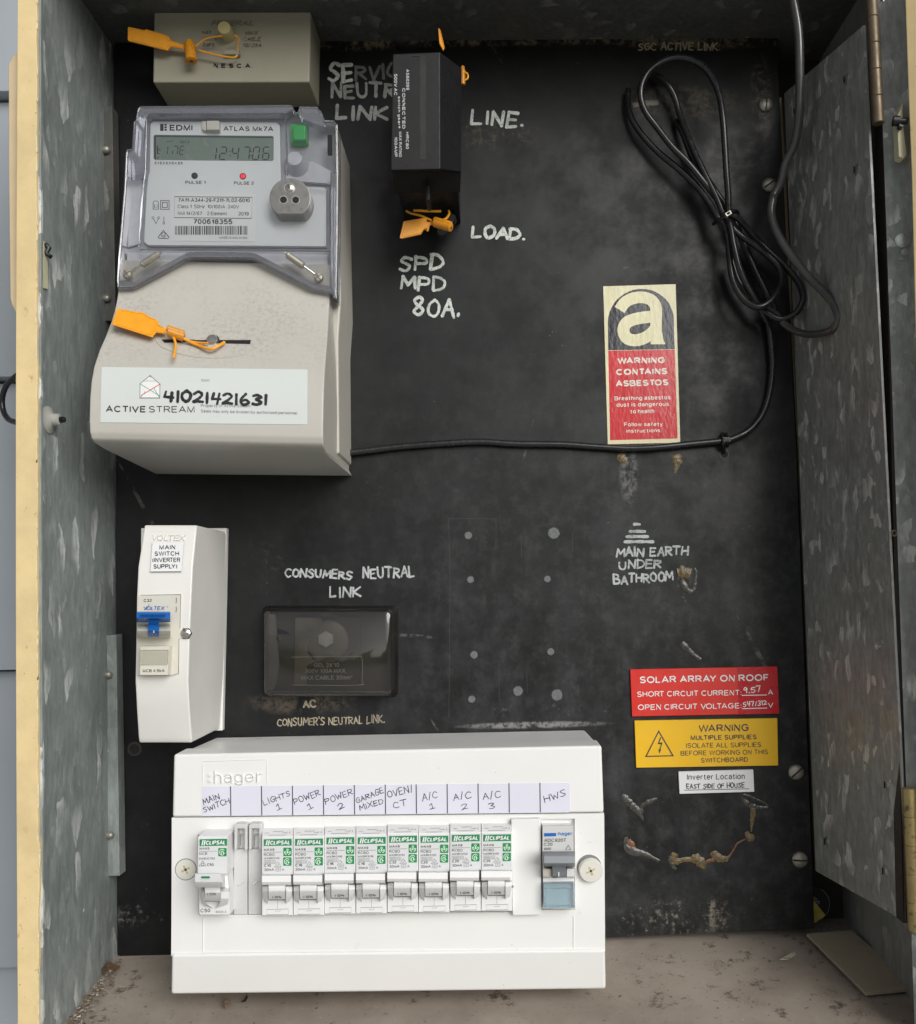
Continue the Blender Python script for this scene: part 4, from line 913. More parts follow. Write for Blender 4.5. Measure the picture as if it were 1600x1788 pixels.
for x in (838, 955):
    for y in (870, 845): mb.flat([(x-3, y-4), (x+3, y-4), (x+3, y+3), (x-3, y+3)], ZM, D2)
seven('1', 462, 862, 24, 46, 5); seven('n', 516, 862, 26, 46, 5); seven('E', 554, 862, 24, 46, 5)
mb.strip([(432, 812), (432, 858), (447, 858)], ZM, D2, 5); mb.strip([(432, 834), (448, 834)], ZM, D2, 4); mb.flat([(428, 878), (440, 878), (434, 888)], ZM, D2)
mb.text('Set A', ZM, 558, 800, 612, 800, 17, D2); mb.strip([(480, 790), (522, 787)], ZM, D2, 2.5)
mb.build('display_digits', [M['lcdink'], M['ink_grey']], lcd)
mb = MB(); mb.box(706, 672, 776, 724, ZM, 58.4, 62.5, 0, .5); mb.prism([(680, 675), (704, 675), (704, 728), (690, 728), (680, 715)], ZM, 58.4, 61, 0, .4); mb.build('latch', [M['offwhite']], met)
for x, y, m_, lab in ((640, 982, 'ink', None), (910, 985, 'led_red', 'lit red pulse lamp')):
    mb = MB(); q = ZM(x, y, 58.6); mb.lathe(q, (0, -1, 0), [(1.9, 0), (1.9, .25), (1.55, .25)], 1, 18); mb.lathe(q, (0, -1, 0), [(1.5, .1), (1.3, .5), (.3, .75)], 0, 16)
    o = mb.build('pulse_lamp', [M[m_], M['ink']], met)
    if lab: o['label'] = lab
# rating label
mb = MB(); mb.prism([(510, 1078), (980, 1082), (976, 1350), (503, 1345)], ZM, 58.5, 58.85, 0); rl = mb.build('rating_label', [M['paper']], met)
mb = MB(); D = 58.97
mb.strip([(527, 1098), (962, 1102), (958, 1220), (525, 1215)], ZM, D, 2.6, 0, True)
T('7A11-A344-29-F211-7L02-6010', 548, 948, 1128, 23, .012, 1130); T('Class 1  50Hz  10(100)A  240V', 545, 888, 1163, 21, 0, 1165); T('NMI 14/2/67    2 Element', 545, 820, 1201, 21, 0, 1203); T('2019', 885, 942, 1204, 21)
T('700618355', 632, 850, 1251, 29, .018, 1253); T('MADE IN MALAYSIA', 778, 936, 1333, 13, 0, 1335)
rb = random.Random(3); x = 530
while x < 934:
    w = rb.choice((2.2, 2.2, 4.2, 6.5)); mb.flat([(x, 1262), (x+w, 1262), (x+w, 1311), (x, 1311)], ZM, D); x += w+rb.choice((2.4, 2.4, 4.5, 6))
mb.build('lettering', [M['ink_grey']], rl)
# green button, cylinder, optical port, thumb screws
mb = MB(); mb.prism(rrect(1176, 690, 1270, 800, 8), ZM, 55, 60, 0, .4); mb.prism(rrect(1186, 694, 1262, 782, 14), ZM, 60, 63.5, 0, .9, 3); mb.box(1208, 784, 1232, 793, ZM, 59.5, 60.4, 1); mb.build('button', [M['green_btn'], M['ink']], met)
mb = MB(); q = ZM(1215, 930, 56); mb.lathe(q, (0, -1, .1), [(7.5, 0), (7.0, 3), (4.6, 6), (4.2, 8.5), (1, 9)], 0, 24); mb.build('lens', [M['lilac_light']], met)
mb = MB()
ol = [(1172+115*math.cos(math.radians(t)), 1106+114*math.sin(math.radians(t))) for t in range(50, -231, -8)]
ol = arc(1172, 1106, 115, 52, -232, 40, 112)
mb.prism(ol, ZM, 58.3, 69.5, 0, .35, 2)
port = mb.build('optical_port', [M['steel']], met)
for x, y in ((1137, 1116), (1205, 1117)):
    mb = MB(); q = ZM(x, y, 69.5); mb.lathe(q, (0, -1, 0), [(2.45, -.2), (2.45, .12), (2.05, .12)], 1, 22); mb.lathe(q, (0, -1, 0), [(2.05, .0), (2.0, .16)], 0, 20); mb.build('port_hole', [M['dark'], M['steel_bright']], port)
mb = MB(); q = ZM(1171, 1052, 69.5); mb.lathe(q, (0, -1, 0), [(3.1, 0), (3.1, .3), (2.6, .3), (2.5, .9), (1.9, 1.4), (.2, 1.5)], 0, 22)
for an in (20, 110):
    c, s_ = math.cos(math.radians(an)), math.sin(math.radians(an)); mb.box(-1.1, -.22, 1.1, .22, _wrap(lambda a, b, d: q+Vector(((a*c-b*s_)*MM, -d*MM, (a*s_+b*c)*MM)), 1), 1.3, 1.58, 1)
mb.build('screw', [M['steel_bright'], M['umber']], port)
for (hx, hy), pts in (((268, 1535), ((290, 1518), (343, 1480), (440, 1418), (455, 1409))), ((1335, 1553), ((1312, 1532), (1252, 1488), (1157, 1422), (1143, 1412)))):
    mb = MB(); q = ZM(hx, hy, 66.5); mb.lathe(q, (0, -1, 0), [(2.7, 0), (2.7, 1.4), (2.2, 2.2), (.3, 2.5)], 0, 20)
    a, b, c_, e_ = [ZM(x, y, d) for (x, y), d in zip(pts, (68, 69, 69.5, 69.3))]
    mb.lathe(a, b-a, [(.75, 0), (.75, (b-a).length/MM)], 1, 10)
    L = (c_-b).length/MM; prof = [(1.3, 0)]
    for k in range(1, 18): prof += [(2.05 if k % 2 else 1.9, L*k/18)]
    prof += [(1.4, L)]; mb.lathe(b, c_-b, prof, 0, 14); mb.lathe(c_, e_-c_, [(.8, 0), (.8, (e_-c_).length/MM*.4), (.45, (e_-c_).length/MM*.6), (.8, (e_-c_).length/MM)], 0, 10)
    for an in (35, 125):
        c1, s1 = math.cos(math.radians(an)), math.sin(math.radians(an)); mb.box(-2.3, -.25, 2.3, .25, _wrap(lambda a, b, d: q+Vector(((a*c1-b*s1)*MM, -d*MM, (a*s1+b*c1)*MM)), 1), 2.1, 2.55, 2)
    mb.build('thumb_screw', [M['steel_dull'], M['steel_bright'], M['umber2']], met)
# clear cover: shell with a stepped inner frame and denser edges
mb = MB(); mb.prism(outl, P, 50.5, 66, 0, .9, 2)
cc = mb.build('clear_cover', [M['clear']], met)
def rim(pts, d, r, closed=True, mi=0):
    mb = MB(); mb.tube([P(a, b, d) for a, b in pts], r, 0, 8, closed); return mb.build('cover_edge', [M['clear_rim']], cc)
rim(outl, 65.0, .85)
rim([(256, 202), (262, 197), (494, 197), (499, 203), (502, 305), (500, 316), (573, 322), (577, 328), (576, 438), (245, 436), (243, 430), (250, 330), (254, 300)], 64.6, .55)
mb = MB(); mb.prism([(208, 489), (233, 492), (325, 441), (336, 439), (436, 440), (448, 443), (548, 494), (578, 499), (586, 521), (577, 510), (547, 504), (448, 453), (436, 450), (335, 449), (322, 452), (233, 501), (207, 502)], P, 56, 66.3, 0, .3, 1); mb.build('cover_lip', [M['clear_rim']], cc)
mb = MB(); mb.prism([(243, 191), (246, 188), (510, 186), (512, 190), (500, 198), (262, 198), (254, 206), (247, 300), (243, 306), (223, 308), (222, 268), (233, 261), (236, 214)], P, 60, 66.2, 0, .3, 1); mb.prism([(577, 300), (588, 300), (587, 440), (586, 521), (578, 499), (577, 440)], P, 56, 66.2, 0, .3, 1); mb.prism([(525, 188), (553, 189), (560, 197), (566, 212), (566, 222), (522, 206), (521, 198)], P, 60, 66.2, 0, .3, 1); mb.build('cover_flange', [M['clear_rim']], cc)
mb = MB(); mb.prism(rrect(572, 235, 580, 270, 2), P, 65, 66.3, 0); mb.build('cover_slot', [M['dark']], cc)
# round test sticker on the side, slot + sealing screw, owner label
mb = MB(); zc = P(591, 478, 40).z; xs_ = xr_+.12
for r0, r1 in ((9.5, 8.6), (7.6, 7.0)):
    mb.rings([[Vector((xs_*MM, -.052+r*MM*.36*math.cos(q), zc+r*MM*math.sin(q))) for q in [k*math.pi/16 for k in range(32)]] for r in (r0, r1)], 0, cap=False)
mb.build('test_sticker', [M['paper']], met)
ZT_ = Zm(140, 420, 3.2)
cd = lambda k: (lambda a, b: cover_d(140+a/3.2, 420+b/3.2)+k)
mb = MB()
mb.prism([(455, 552), (640, 553), (640, 566), (470, 571)], _wrap(lambda a, b, d: ZT_(a, b, d+cd(0)(a, b)), -1), -2.5, .15, 0); mb.prism([(600, 556), (955, 555), (950, 578), (620, 570)], _wrap(lambda a, b, d: ZT_(a, b, d+cd(0)(a, b)), -1), -2.5, .2, 0); mb.build('seal_slot', [M['dark']], tc)
mb = MB(); pts = [ZT_(a, b, cd(.0)(a, b)) for a, b in crom([(420, 548), (450, 590), (530, 625), (640, 650), (760, 657), (880, 645), (980, 615), (1035, 575)], 5)]; mb.tube(pts, .38, 0, 6); mb.build('recess_edge', [M['meter_beige']], tc)
mb = MB(); q = ZT_(742, 562, cd(-.5)(742, 562)); mb.lathe(q, (0, -1, .35), [(3.8, 0), (3.8, .9), (3.3, .9)], 1, 24); mb.lathe(q, (0, -1, .35), [(3.25, 0), (3.2, 1.9), (2.7, 2.5), (.2, 2.6)], 0, 24); mb.build('sealing_screw', [M['steel_bright'], M['ink']], tc)
# label follows the curve of the cover
lab = [(120, 706), (1271, 720), (1270, 1028), (112, 1016)]
mb = MB(); nu, nv_ = 8, 12; vs = []
for j in range(nv_+1):
    for i in range(nu+1):
        u, v = i/nu, j/nv_
        a = (lab[0][0]*(1-u)+lab[1][0]*u)*(1-v)+(lab[3][0]*(1-u)+lab[2][0]*u)*v; b = (lab[0][1]*(1-u)+lab[1][1]*u)*(1-v)+(lab[3][1]*(1-u)+lab[2][1]*u)*v
        vs.append(ZT_(a, b, cd(.25)))
mb.raw(vs, [[j*(nu+1)+i, j*(nu+1)+i+1, (j+1)*(nu+1)+i+1, (j+1)*(nu+1)+i] for j in range(nv_) for i in range(nu)])
ol_ = mb.build('owner_label', [M['nmi']], met)
mb = MB(); dl = cd(.42)
mb.text('ACTIVE', ZT_, 143, 958, 368, 960, 36, dl, 0, .012); mb.text('STREAM', ZT_, 385, 960, 640, 961, 36, dl, 0, -.006)
mb.text('NMI', ZT_, 677, 788, 722, 788, 15, dl, 1); mb.text('Property of Active Stream.', ZT_, 675, 930, 955, 932, 17, dl, 1); mb.text('Seals may only be broken by authorised personnel', ZT_, 675, 960, 1212, 972, 17, dl, 1)
hs = [(391, 753), (446, 802), (445, 879), (334, 879), (335, 800)]
mb.flat(hs, ZT_, cd(.36), 3)
mb.strip(hs, ZT_, dl, 4, 1, True); mb.strip([(391, 753), (360, 850), (334, 879)], ZT_, cd(.45), 2.6, 1); mb.strip([(391, 753), (415, 830), (445, 879)], ZT_, cd(.47), 2.6, 2); mb.strip([(335, 800), (445, 868)], ZT_, cd(.49), 2.6, 2); mb.strip([(446, 802), (340, 866)], ZT_, cd(.51), 3.5, 4)
mb.build('lettering', [M['ink_grey'], M['ink_pale'], M['green'], M['paper'], M['red']], ol_)
mb = MB(); mb.hand('41021421631', ZT_, 470, 895, 1044, 918, 54, cd(.5), 15.5, 0, .04, 4); mb.build('handwriting', [M['ink']], ol_)
seal('security_seal', 'orange tag seal looped round the screw on the beige terminal cover of the meter', ZT_,
     [(207, 378), (330, 400), (342, 396), (390, 425), (430, 441), (442, 472), (482, 492), (472, 520), (424, 512), (402, 540), (182, 470), (178, 458)], lambda a, b: cover_d(140+a/3.2, 420+b/3.2)+9-(a-180)*.012,
     ((488, 508, 84), (582, 540, 82), 2.7), [([(520, 535, 84), (534, 580, 86), (528, 625, 90), (520, 658, 93)], .7), ([(575, 545, 83), (650, 582, 83), (725, 606, 87), (770, 590, 86), (806, 568, 82)], .85), ([(600, 560, 82), (660, 570, 82), (715, 572, 83)], .6)])

# ================================================================= FUSE HOLDER
ZF = Zm(660, 80, 5.111)
fu = thing('fuse_holder', 'black service fuse holder with white lettering and a long slot in its face', 'fuse holder', tuple(P(745, 400, 0)))
def ring4(l, r, t, b, d, src): # corners at pixel with depth src
    return [P(l, t, d), P(r, t, d), P(r, b, d), P(l, b, d)]
mb = MB()
mid = [P(692, 112, 48), P(805.5, 122, 48), P(804, 337, 48), P(688.5, 338.5, 48)]
frt = [P(686, 94, 79), P(768.5, 90, 79), P(769, 295, 79), P(682.5, 297, 79)]
side_ = [P(690, 100, 66), P(806, 118, 57), P(805.5, 300, 57), P(684.5, 300, 66)]
mb.rings([[Vector((p.x, p.y, p.z)) for p in mid], side_, frt], 0, .7, 2)
z_ = _wrap(lambda a, b, d: ZF(a, b, d), -1)
mb.box(428, 1232, 462, 1375, ZF, 44, 60, 0, .5)
mb.build('fuse_carrier', [M['fuse']], fu)
mb = MB(); mb.box(374, 85, 430, 1015, ZF, 78.5, 79.15, 0); mb.build('slot', [M['fuse_slot']], fu)
mb = MB(); mb.box(390, 92, 396, 1012, ZF, 79.1, 79.4, 0); mb.strip([(175, 1088), (300, 1028)], ZF, 79.25, 3); mb.box(312, 85, 372, 90, ZF, 79.0, 79.3); mb.build('moulded_line', [M['black_edge']], fu)
mb = MB(); q0 = P(694, 120, 47); q1 = P(804, 339, 47)
mb.prism([(q0.x/MM+1, q0.z/MM), (q1.x/MM-1, q0.z/MM), (q1.x/MM-1, q1.z/MM+1.2), (q0.x/MM-.5, q1.z/MM+1.2)], WM, 0, 46.5, 0, .6)
mb.build('fuse_base', [M['fuse']], fu)
mb = MB()
for t, x, ya, yb, h in (('AS60269', 252, 207, 392, 28), ('CONNECTED', 218, 375, 740, 26), ('HRC80', 250, 768, 920, 26), ('500V AC', 145, 250, 440, 28), ('switch gear®', 180, 450, 735, 22), ('MAX RATING', 188, 765, 992, 26), ('100AMP', 148, 812, 990, 26)):
    mb.text(t, ZF, x, ya, x, yb, h, 79.2, 0, .012)
mb.build('lettering', [M['fuse_print']], fu)
for x, y in ((655, 1560), (575, 1665)):
    mb = MB(); mb.lathe(ZF(x, y, 14), (0, -1, -.3), [(3.4, 0), (3.4, 10), (2.6, 11)], 0, 16); mb.build('cable_gland', [M['fuse']], fu)
seal('security_seal', 'orange tag seal looped under the black fuse holder above the SPD writing', ZF,
     [(228, 1572), (240, 1562), (430, 1530), (440, 1568), (492, 1566), (485, 1595), (465, 1600), (452, 1650), (440, 1655), (436, 1625), (408, 1640), (385, 1680), (215, 1718), (194, 1712)], lambda a, b: 34-(a-200)*.01,
     ((505, 1578, 33), (655, 1622, 38), 2.6), [([(255, 1472, 26), (300, 1495, 27), (380, 1515, 29), (480, 1558, 32)], .75), ([(632, 1470, 26), (636, 1500, 27), (610, 1540, 29), (560, 1560, 31)], .75), ([(318, 1468, 30), (380, 1470, 30), (440, 1474, 30), (565, 1476, 30)], .8)])
seal('security_seal', 'orange tag seal standing up behind the top of the black fuse holder', P,
     [(765.5, 48), (768.5, 50), (776.5, 82), (774, 88), (767.5, 76)], 60, ((808.5, 121, 40), (808.5, 148, 40), 1.6), [([(809.5, 126, 41), (816, 128, 41), (817, 136, 41), (810, 141, 41)], .6)])
# ================================================================= CABLES
def cable(name, label, pts, r, m_, cat='cable', group=None, n=7, taper=None, seg=12):
    mb = MB(); q = smooth3([P(*p) for p in pts], n)
    rs = r if taper is None else [r+(taper-r)*i/(len(q)-1) for i in range(len(q))]
    mb.tube(q, rs, 0, seg); return tag(mb.build(name, [m_], smooth=60), label, cat, group)
G4 = lambda x, y: (960+x/2.5, 40+y/2.5)
G6 = lambda x, y: (1080+x/5, 90+y/5); G7 = lambda x, y: (1220+x/5.714, 340+y/5.714)
def L_(f, *pts): return [(*f(x, y), d) for x, y, d in pts]
# thick worn cable that drops from the roof on the right
cable('supply_cable', 'thicker worn black cable dropping from the cabinet roof and hooking back to the coil', [(1380, -40, 62), (1387, 8, 60), (1395, 60, 57), (1397, 130, 54), (1396, 200, 50), (1388, 250, 44), (1372, 285, 38)] + L_(G6, (1420, 1140, 32), (1360, 1250, 30)) + L_(G7, (740, 60, 31), (725, 170, 31), (750, 300, 33), (810, 430, 36), (900, 570, 39), (1000, 700, 43), (1120, 840, 48), (1240, 960, 54), (1340, 1080, 60), (1392, 1200, 64), (1385, 1280, 63), (1330, 1350, 58), (1220, 1385, 48), (1080, 1390, 35), (960, 1355, 26), (860, 1290, 19), (760, 1180, 14), (650, 1120, 12)), 2.75, M['cable_thick'], n=6, taper=2.15)
cable('coiled_cable', 'long black cable coiled into narrow hanging loops below the SGC ACTIVE LINK writing',
  L_(G6, (300, 205, 4), (370, 230, 8), (440, 300, 10), (500, 420, 8), (540, 560, 8), (640, 820, 12), (760, 1080, 16), (860, 1280, 18), (920, 1420, 19)) + L_(G7, (350, 340, 20), (440, 420, 20), (560, 500, 18), (700, 610, 17), (800, 720, 18), (825, 830, 20), (800, 940, 22), (720, 1060, 24), (600, 1120, 24), (480, 1070, 22), (390, 960, 20), (335, 820, 18), (310, 620, 17), (290, 420, 17), (255, 280, 18))
  + L_(G6, (870, 1450, 18), (800, 1330, 15), (680, 1170, 12), (520, 1020, 10), (350, 880, 8), (210, 730, 7), (120, 590, 6), (85, 460, 5), (85, 330, 4)), 2.05, M['cable'], n=6)
cable('coiled_cable', 'black cable bent into a tall teardrop loop above the zip tie of the coil',
  L_(G7, (330, 640, 12), (400, 860, 12), (520, 1010, 14), (640, 1140, 16), (760, 1225, 18), (860, 1235, 19), (980, 1170, 22), (1040, 1060, 24), (1030, 950, 22), (960, 820, 18), (850, 700, 15), (700, 560, 13), (540, 400, 14), (400, 240, 20))
  + L_(G6, (970, 1400, 22), (960, 1250, 24), (945, 1050, 26), (930, 800, 27), (915, 600, 27), (890, 420, 26), (840, 270, 25), (760, 150, 24), (660, 80, 23), (530, 50, 22), (400, 80, 21), (280, 160, 20), (210, 270, 19), (195, 390, 18), (235, 520, 17), (330, 650, 16), (470, 830, 16), (600, 960, 16), (740, 1130, 16), (880, 1310, 17), (940, 1440, 20)) + L_(G7, (320, 320, 22), (350, 480, 23), (400, 700, 22), (470, 880, 20), (560, 1040, 18), (640, 1180, 15), (680, 1260, 12)), 2.05, M['cable'], n=6)
cable('black_cable', 'black cable running straight through the middle of the coil and down to the meter',
  L_(G6, (500, 610, 3), (560, 700, 7), (650, 930, 8), (760, 1090, 9), (880, 1270, 10), (990, 1420, 12)) + L_(G7, (440, 460, 10), (500, 600, 9), (590, 800, 9), (680, 980, 9), (760, 1130, 8), (740, 1190, 7), (700, 1260, 6), (715, 1400, 5.5), (730, 1560, 5)) + [(1349, 640, 4.5), (1345, 680, 4), (1333, 720, 4), (1310, 750, 4), (1280, 766, 4.5), (1260, 770, 4.5), (1210, 775, 4), (1150, 781, 4), (1100, 783, 3.5), (1040, 780, 3.2), (980, 776, 3), (900, 775, 3), (840, 771.5, 3), (780, 774, 3), (700, 780, 3), (650, 786, 3.5), (608, 791, 4)], 2.15, M['cable'], n=6)
t = thing('zip_tie', 'black zip tie with a small square head binding the hanging cable coil', 'zip tie', tuple(P(1272, 372, 20)))
mb = MB()
b_ = [G7(150, 290), G7(195, 255), G7(300, 190), G7(370, 160), G7(395, 190)]
mb.tube(smooth3([P(b_[0][0], b_[0][1], 14), P(b_[1][0], b_[1][1], 22), P(b_[2][0], b_[2][1], 27), P(b_[3][0], b_[3][1], 22), P(b_[4][0], b_[4][1], 14)], 5), 1.2, 0, 8); mb.build('strap', [M['tie']], t)
mb = MB(); c0 = G7(300, 182); hd = [(G7(262, 185)), (G7(318, 148)), (G7(338, 185)), (G7(285, 218))]
mb.prism(hd, P, 26, 29, 0, .2, 1); mb.prism([(c0[0]+(x-c0[0])*.55, c0[1]+(y-c0[1])*.55) for x, y in hd], P, 28.8, 29.1, 1)
hh = mb.build('head', [M['steel_dull'], M['dark']], t)
t = thing('zip_tie', 'black zip tie holding the meter cable at the drilled hole in the panel', 'zip tie', tuple(P(1265, 770, 5)))
mb = MB(); mb.tube(smooth3([P(1262, 757, -1), P(1262, 762, 5), P(1264, 770, 7.4), P(1264, 778, 6), P(1264, 792, -1)], 5), 1.3, 0, 8); mb.tube(smooth3([P(1268, 757, -1), P(1270, 764, 6), P(1271, 772, 7.2), P(1270, 780, 4)], 5), 1.0, 0, 8); mb.box(1262, 763, 1277, 772, P, 5, 8, 0, .4); mb.build('strap', [M['tie']], t)

# ================================================================= ASBESTOS STICKER
ZA = Zm(980, 480, 3.636)
st = thing('warning_sticker', 'tall glossy cream, black and red asbestos warning sticker with a large letter a', 'sticker', tuple(ZA(500, 1070, 0)))
mb = MB(); mb.prism([(268, 72), (728, 58), (757, 1065), (297, 1075)], ZA, -.5, .35, 0); bs = mb.build('backing', [M['st_cream']], st)
mb = MB(); tp = [(300, 478), (297, 300)]+[(507+210*math.cos(math.radians(t)), 296-208*math.sin(math.radians(t))-6*math.cos(math.radians(t))) for t in range(176, 3, -8)]+[(716, 290), (722, 471)]
mb.prism(tp, ZA, .3, .42, 0); mb.build('arch_print', [M['st_black']], st)
mb = MB()
mb.strip(crom([(372, 222), (405, 176), (455, 149), (515, 142), (570, 158), (600, 200), (604, 260), (604, 340), (606, 440)], 5), ZA, .55, 74)
mb.strip(crom([(604, 262), (540, 268), (470, 280), (415, 305), (396, 350), (415, 398), (465, 415), (525, 402), (575, 370), (606, 330)], 5), ZA, .575, 76)
mb.flat([(570, 380), (642, 360), (650, 410), (664, 440), (578, 441)], ZA, .60)
mb.build('letter', [M['st_cream']], st)
mb = MB(); mb.prism([(300, 481), (722, 474), (741, 1038), (312, 1049)], ZA, .3, .46, 0); mb.build('red_print', [M['st_red']], st)
mb = MB()
for t_, a, b, y, y2, h, bo in (('WARNING', 358, 660, 565, 560, 40, .03), ('CONTAINS', 350, 675, 637, 630, 40, .03), ('ASBESTOS', 348, 682, 710, 701, 40, .03), ('Breathing asbestos', 340, 695, 797, 790, 27, .012), ('dust is dangerous', 352, 685, 838, 832, 27, .012), ('to health', 440, 592, 880, 877, 27, .012), ('Follow safety', 400, 645, 962, 959, 25, .012), ('instructions', 415, 630, 1003, 999, 25, .012)):
    mb.text(t_, ZA, a, y, b, y2, h, .58, 0, bo)
mb.build('lettering', [M['st_white']], st)

# ================================================================= INVERTER MAIN SWITCH (left)
Z1 = Zm(225, 905, 8.889); Z2 = Zm(225, 1020, 8.889)
ms = thing('main_switch_box', 'narrow ivory enclosure with a blue toggle switch left of the neutral link', 'switch enclosure', tuple(P(320, 1290, 0)))
VR = [(917, 252, 343.5, 63), (925, 251, 343, 65), (990, 241, 336.5, 71.5), (1045, 238.5, 334, 74), (1110, 237.5, 331, 74.6), (1190, 236, 328.5, 74), (1240, 238.5, 331, 68.5), (1288, 241.5, 334.6, 62), (1297, 243, 335, 60)]
def vd(px, py):
    for r0, r1 in zip(VR, VR[1:]):
        if py <= r1[0]: t = max(0, (py-r0[0])/(r1[0]-r0[0])); return r0[3]+(r1[3]-r0[3])*t
    return VR[-1][3]
R = []
for y, xl, xr, d in VR:
    l, r = P(xl, y, d), P(xr, y, d); R.append([Vector((l.x, -.005, l.z)), l, r, Vector((r.x, -.005, r.z))])
mb = MB(); mb.rings(R, 0, .9, 3, ang=18)
Vd = lambda k: (lambda a, b: vd(225+a/8.889, 905+b/8.889)+k)
V2 = lambda k: (lambda a, b: vd(225+a/8.889, 1020+b/8.889)+k)
mb.text('VOLTEX', Z1, 370, 350, 885, 352, 90, Vd(0), 0, .01, .25, .7)
for a, b in (((330, 208), (930, 208)), ((935, 215), (930, 375)), ((325, 378), (930, 378))):
    mb.strip([a, b], Z1, Vd(.15), 9)
mb.build('enclosure', [M['voltwhite']], ms)
mb = MB(); l, r = P(246, 922, 5), P(396, 922, 5); l2, r2 = P(243, 1280, 5), P(388.5, 1276, 5)
mb.solid([l, r, r2, l2]+[Vector((p.x, 0, p.z)) for p in (l, r, r2, l2)], [[0, 1, 2, 3], [7, 6, 5, 4], [0, 4, 5, 1], [1, 5, 6, 2], [2, 6, 7, 3], [3, 7, 4, 0]], 0, .6, 2); mb.build('base_flange', [M['voltwhite']], ms)
mb = MB(); f = [(368, 378), (852, 376), (815, 822), (335, 826)]
fv = [Z1(a, b, Vd(1.6)(a, b)) for a, b in f]; bv = [Z1(a, b, Vd(-.2)(a, b)) for a, b in f]
mb.solid(fv+bv, [[7, 6, 5, 4], [0, 4, 5, 1], [1, 5, 6, 2], [2, 6, 7, 3], [3, 7, 4, 0]], 1); mb.solid(fv+[p+Vector((0, .0004, 0)) for p in fv], [[0, 1, 2, 3], [0, 4, 5, 1], [1, 5, 6, 2], [2, 6, 7, 3], [3, 7, 4, 0]], 0)
# two-layer engraved plate: white face on a black core
lp = mb.build('name_plate', [M['sign_white'], M['ink']], ms)
mb = MB()
for t_, a, b, y in (('MAIN', 475, 722, 482), ('SWITCH', 402, 780, 580), ('(INVERTER', 368, 800, 678), ('SUPPLY)', 385, 752, 778)): mb.text(t_, Z1, a, y+2, b, y-2, 68, Vd(1.75), 0, .003)
mb.build('lettering', [M['ink']], lp)
mb = MB(); mb.prism([(130, 180), (805, 160), (790, 700), (845, 700), (845, 830), (780, 845), (770, 1385), (650, 1425), (130, 1420), (120, 830)], Z2, 70, 75.4, 0, .35); mb.strip([(180, 172), (806, 160), (795, 690)], Z2, 75.6, 7, 1); mb.strip([(780, 850), (772, 1385)], Z2, 75.6, 7, 1)
bk = mb.build('breaker', [M['offwhite'], M['umber2']], ms)
mb = MB(); mb.text('C32', Z2, 232, 278, 355, 276, 48, 75.6, 0, .01); mb.build('lettering', [M['ink_grey']], bk)
mb = MB(); mb.text('VOLTEX', Z2, 232, 405, 560, 403, 62, 75.6, 0, .012, .25); mb.strip([(262, 400), (318, 310)], Z2, 75.65, 8); mb.strip(arc(598, 352, 9, 0, 340, 10), Z2, 75.6, 4); mb.build('brand_print', [M['blue_print']], bk)
mb = MB(); rs_ = []
for (b, d) in ((600, 76), (640, 86), (720, 90), (800, 86), (832, 76)): rs_.append([Z2(128, b, 75), Z2(128, b, d), Z2(648, b, d), Z2(648, b, 75)])
mb.rings(rs_, 0, .3, 2, ang=40); mb.build('toggle_housing', [M['offwhite']], bk)
mb = MB(); rs_ = []
for (b, d) in ((425, 86), (440, 97), (525, 99), (540, 96), (588, 92), (592, 84)): rs_.append([Z2(120, b, 82), Z2(120, b, d), Z2(645, b, d), Z2(645, b, 82)])
mb.rings(rs_, 0, .5, 2, ang=30)
rs_ = []
for (b, d) in ((560, 95), (640, 91), (720, 93), (815, 88), (820, 84)): rs_.append([Z2(300, b, 80), Z2(300, b, d), Z2(470, b, d), Z2(470, b, 80)])
mb.rings(rs_, 0, .3, 1, ang=40)
for b in (468, 484, 500): mb.box(165, b, 560, b+6, Z2, 98, 99.3, 0)
tg = mb.build('toggle', [M['blue']], bk)
mb = MB(); mb.text('I', Z2, 382, 765, 394, 765, 52, 93, 0, .03); mb.build('lettering', [M['sign_white']], tg)
mb = MB(); mb.prism([(170, 965), (632, 958), (600, 1415), (165, 1415)], Z2, 75, 81, 0, .5, 2); mb.build('lower_cover', [M['offwhite']], bk)
mb = MB(); mb.prism([(175, 1025), (610, 1020), (600, 1250), (172, 1255)], Z2, 80.9, 82, 0, .4); mb.build('label_window', [M['clear_ivory']], bk)
mb = MB(); mb.text('MCB 4.5kA', Z2, 215, 1368, 555, 1366, 46, 81.15, 0, .01)
mb.build('lettering', [M['ink_grey']], bk)
for y in (250, 390):
    mb = MB(); mb.strip([(735, y-40), (740, y), (732, y+45)], Z2, 75.6, 14); mb.build('side_mark', [M['ink_pale']], bk)
mb = MB(); q = Z2(895, 765, V2(-1)(895, 765)); mb.lathe(q, (0.1, -1, 0), [(3.4, .8), (3.4, 1.4), (2.9, 1.4)], 1, 6); mb.lathe(q, (0.1, -1, 0), [(2.9, .3), (2.7, 2.4), (1.6, 3.0), (.3, 3.1)], 0, 18); mb.box(860, 758, 930, 772, Z2, 75.4, 76.6, 1); mb.build('cover_screw', [M['steel_bright'], M['umber']], ms)

